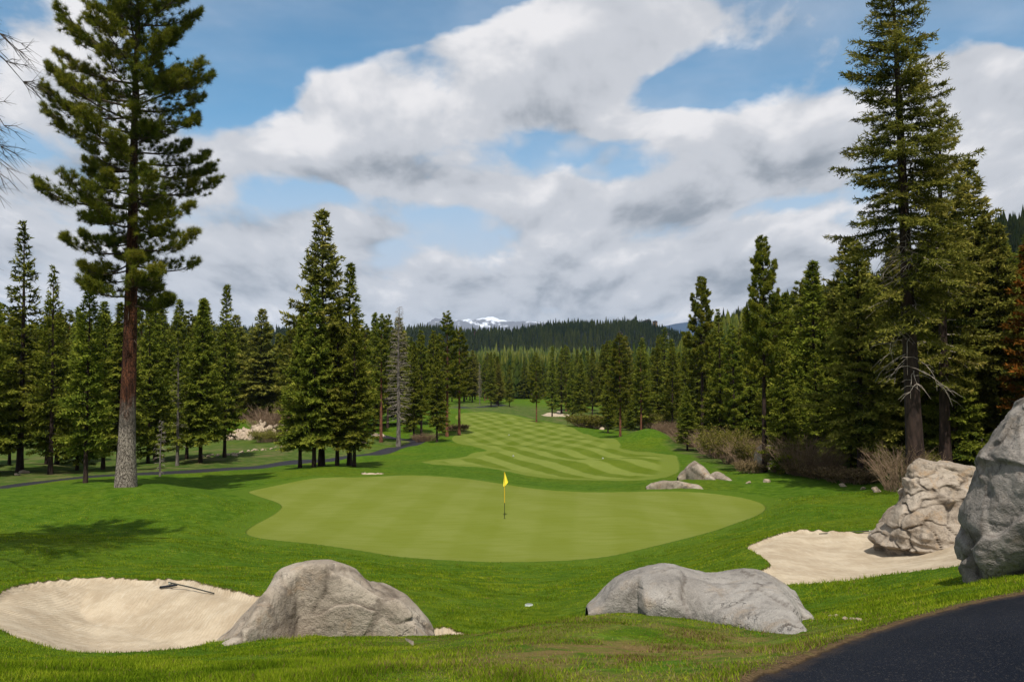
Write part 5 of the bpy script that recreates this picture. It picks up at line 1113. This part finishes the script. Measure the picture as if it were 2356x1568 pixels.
# ------------------------------------------------------------------ grass blades close to the camera
M_BLADE = mat_leaf('grass_blades', (0.038, 0.078, 0.004), (0.105, 0.170, 0.007), (0.215, 0.255, 0.020), .35, 1.65)
def grass_blades():
    rg = np.random.default_rng(77); n = 980000; th = rg.uniform(-R(42), R(42), n); r = 3.6 * (44. / 3.6) ** (rg.random(n) ** 1.02); x = np.sin(th) * r; y = np.cos(th) * r
    M = masks(x, y); thin = near_dry(x, y); pat = vnoise(x * 2.2, y * 2.2) + .5 * vnoise(x * 7, y * 7); keep = (M[2] > -.015) & (M[0] > 1.0 * rg.random(n) ** 2 + .03) & (M[3] > .02 + .16 * rg.random(n)) & (rg.random(n) > np.clip(thin * (.95 + .9 * pat), 0, .95))
    x, y, r, thin, pat = x[keep], y[keep], r[keep], thin[keep], pat[keep]; sd_s = M[2][keep]; sd_p = M[3][keep]; m = [q[keep] for q in M]; z = height(x, y, m); k = len(x)
    tuft = .6 + .5 * np.clip(vnoise(x * 1.7 + 40, y * 1.7), -.6, 1) + .35 * sstep(1.0, 3.0, sd_p) * sstep(0, 1, vnoise(x * .9, y * .9 + 8)) + .5 * sstep(.12, 0, sd_s)
    l = (.028 + .030 * rg.random(k)) * tuft * (1 + .25 * sstep(8, 14, r)); w = .0042 * (1 + r * .13)
    d = rg.normal(size=(k, 3)) * [.55, .55, .1] + [0, 0, 1]; tone = .46 + .30 * pat + .12 * vnoise(x * .5, y * .8 + 3) + rg.normal(size=k) * .17 + .12 * sstep(1.2, .3, sd_p); straw = rg.random(k) < .03 + .55 * thin
    a = rg.random(k) * 6.28; wv = np.stack([np.cos(a), np.sin(a), np.zeros(k)], 1) * w[:, None] / 2; d /= np.linalg.norm(d, axis=1)[:, None]; o = np.stack([x, y, z - .004], 1)
    V = np.stack([o - wv, o + wv, o + d * l[:, None]], 1)
    for sel, nm, mat, lab in ((~straw, 'grass_blades', M_BLADE, 'short green grass blades on the near bank'), (straw, 'dry_grass_blades', M_STRAW, 'dry straw-coloured blades in the near grass')):
        tag(link(nm, mesh_np(nm, V[sel].reshape(-1, 3), np.arange(sel.sum() * 3).reshape(-1, 3), mat, dict(tone=np.repeat(np.clip(tone[sel], 0, 1), 3)))), lab, 'grass', kind='stuff')
M_STRAW = mat_leaf('straw_blades', (0.10, 0.065, 0.025), (0.22, 0.15, 0.065), (0.36, 0.27, 0.13), .3, 1.0)
grass_blades()

# cabins among the trees of the far ridge
M_CAB = mat_simple('cabin_wall', (0.28, 0.10, 0.06), (0.36, 0.14, 0.09), .3); M_CABT = mat_simple('tan_cabin_wall', (0.50, 0.30, 0.16), (0.62, 0.40, 0.22), .3); M_ROOF = mat_simple('cabin_roof', (0.10, 0.06, 0.06), (0.16, 0.10, 0.10), .3); M_WIN = mat_simple('cabin_window', (0.03, 0.04, 0.05), (0.05, 0.06, 0.07), .3, .2)
def box(name, x0, x1, y0, y1, z0, z1, mat, parent):
    v = [(x, y, z) for x in (x0, x1) for y in (y0, y1) for z in (z0, z1)]; f = [(0, 1, 3, 2), (4, 6, 7, 5), (0, 4, 5, 1), (2, 3, 7, 6), (0, 2, 6, 4), (1, 5, 7, 3)]; return link(name, mesh_np(name, v, f, mat), parent)
for (px, py, d, w, hgt, mt, lab) in [(1091, 764, 1500, 9, 6, M_CAB, 'tiny red-brown cabin at the left of the far ridge'), (1427, 768, 1420, 9, 10, M_CAB, 'red-brown cabin on the slope above the middle pines'), (1490, 738, 1640, 12, 6, M_CABT, 'tan cabin on the skyline of the far ridge'), (1508, 740, 1640, 9, 5, M_CABT, 'smaller tan cabin right of the skyline one'),
                                 (1480, 778, 1400, 5, 6, M_CAB, 'small reddish cabin low on the right of the ridge'), (1537, 769, 1450, 4, 5, M_STEEL, 'tiny white cabin right of the ridge')]:
    x = px_x(px, d); z = pz(py + hgt / 2 * F / d, d); r = tag(link('cabin', None, loc=(x, d, z)), lab, 'cabin'); box('wall', -w / 2, w / 2, 0, 8, -14, hgt * .62, mt, r)
    v = [(-w * .58, -1, hgt * .6), (w * .58, -1, hgt * .6), (w * .58, 9, hgt * .6), (-w * .58, 9, hgt * .6), (-w * .1, -1, hgt), (w * .1, -1, hgt), (w * .1, 9, hgt), (-w * .1, 9, hgt)]
    link('roof', mesh_np('roof', v, [(0, 1, 5, 4), (2, 3, 7, 6), (1, 2, 6, 5), (3, 0, 4, 7), (4, 5, 6, 7), (3, 2, 1, 0)], M_ROOF), r)
    for k in (-1, 1): box('window', k * w * .22 - .8, k * w * .22 + .8, -.15, .0, hgt * .2, hgt * .45, M_WIN, r)

# clouds overhead, beyond the top of the frame: they put the ridge and the right hillside in shade
M_CLOUD = mat_simple('cloud_white', (.8, .8, .82), (.9, .9, .9), .01)
def cloud(x, y, z, rx, ry, rz, seed):
    u = np.linspace(0, 2 * math.pi, 49)[:-1]; v = np.linspace(-math.pi / 2, math.pi / 2, 20); U, V_ = np.meshgrid(u, v)
    X = np.cos(V_) * np.cos(U); Y = np.cos(V_) * np.sin(U); Z = np.sin(V_); k = 1 + .28 * fbm(X * 2 + seed, Y * 2, Z * 2, 4)
    P = np.stack([x + rx * X * k, y + ry * Y * k, z + rz * Z * k * np.where(Z < 0, .45, 1)], -1).reshape(-1, 3); idx = np.arange(48 * 20).reshape(20, 48); nx = np.roll(idx, -1, 1)
    tag(link('cloud', mesh_np('cloud', P, np.stack([idx[:-1], nx[:-1], nx[1:], idx[1:]], -1).reshape(-1, 4), M_CLOUD, smooth=True)), kind='structure')
cloud(50, 1010, 980, 900, 215, 90, 1)
cloud(420, 80, 950, 320, 170, 80, 4)

# the air between here and the far hills
hz = bpy.data.materials.new('haze_air'); hz.use_nodes = True; g = NT(hz.node_tree); g.n.clear(); o_ = g.new('ShaderNodeOutputMaterial'); v_ = g.new('ShaderNodeVolumePrincipled')
v_.inputs['Color'].default_value = (.62, .78, 1.0, 1); v_.inputs['Density'].default_value = 4.0e-5; v_.inputs['Anisotropy'].default_value = .2; g.l.new(v_.outputs[0], o_.inputs['Volume'])
hb = box('haze', -9000, 9000, -60, 11500, -70, 700, hz, None); tag(hb, 'thin bluish air fading the far hills', 'haze', kind='stuff')
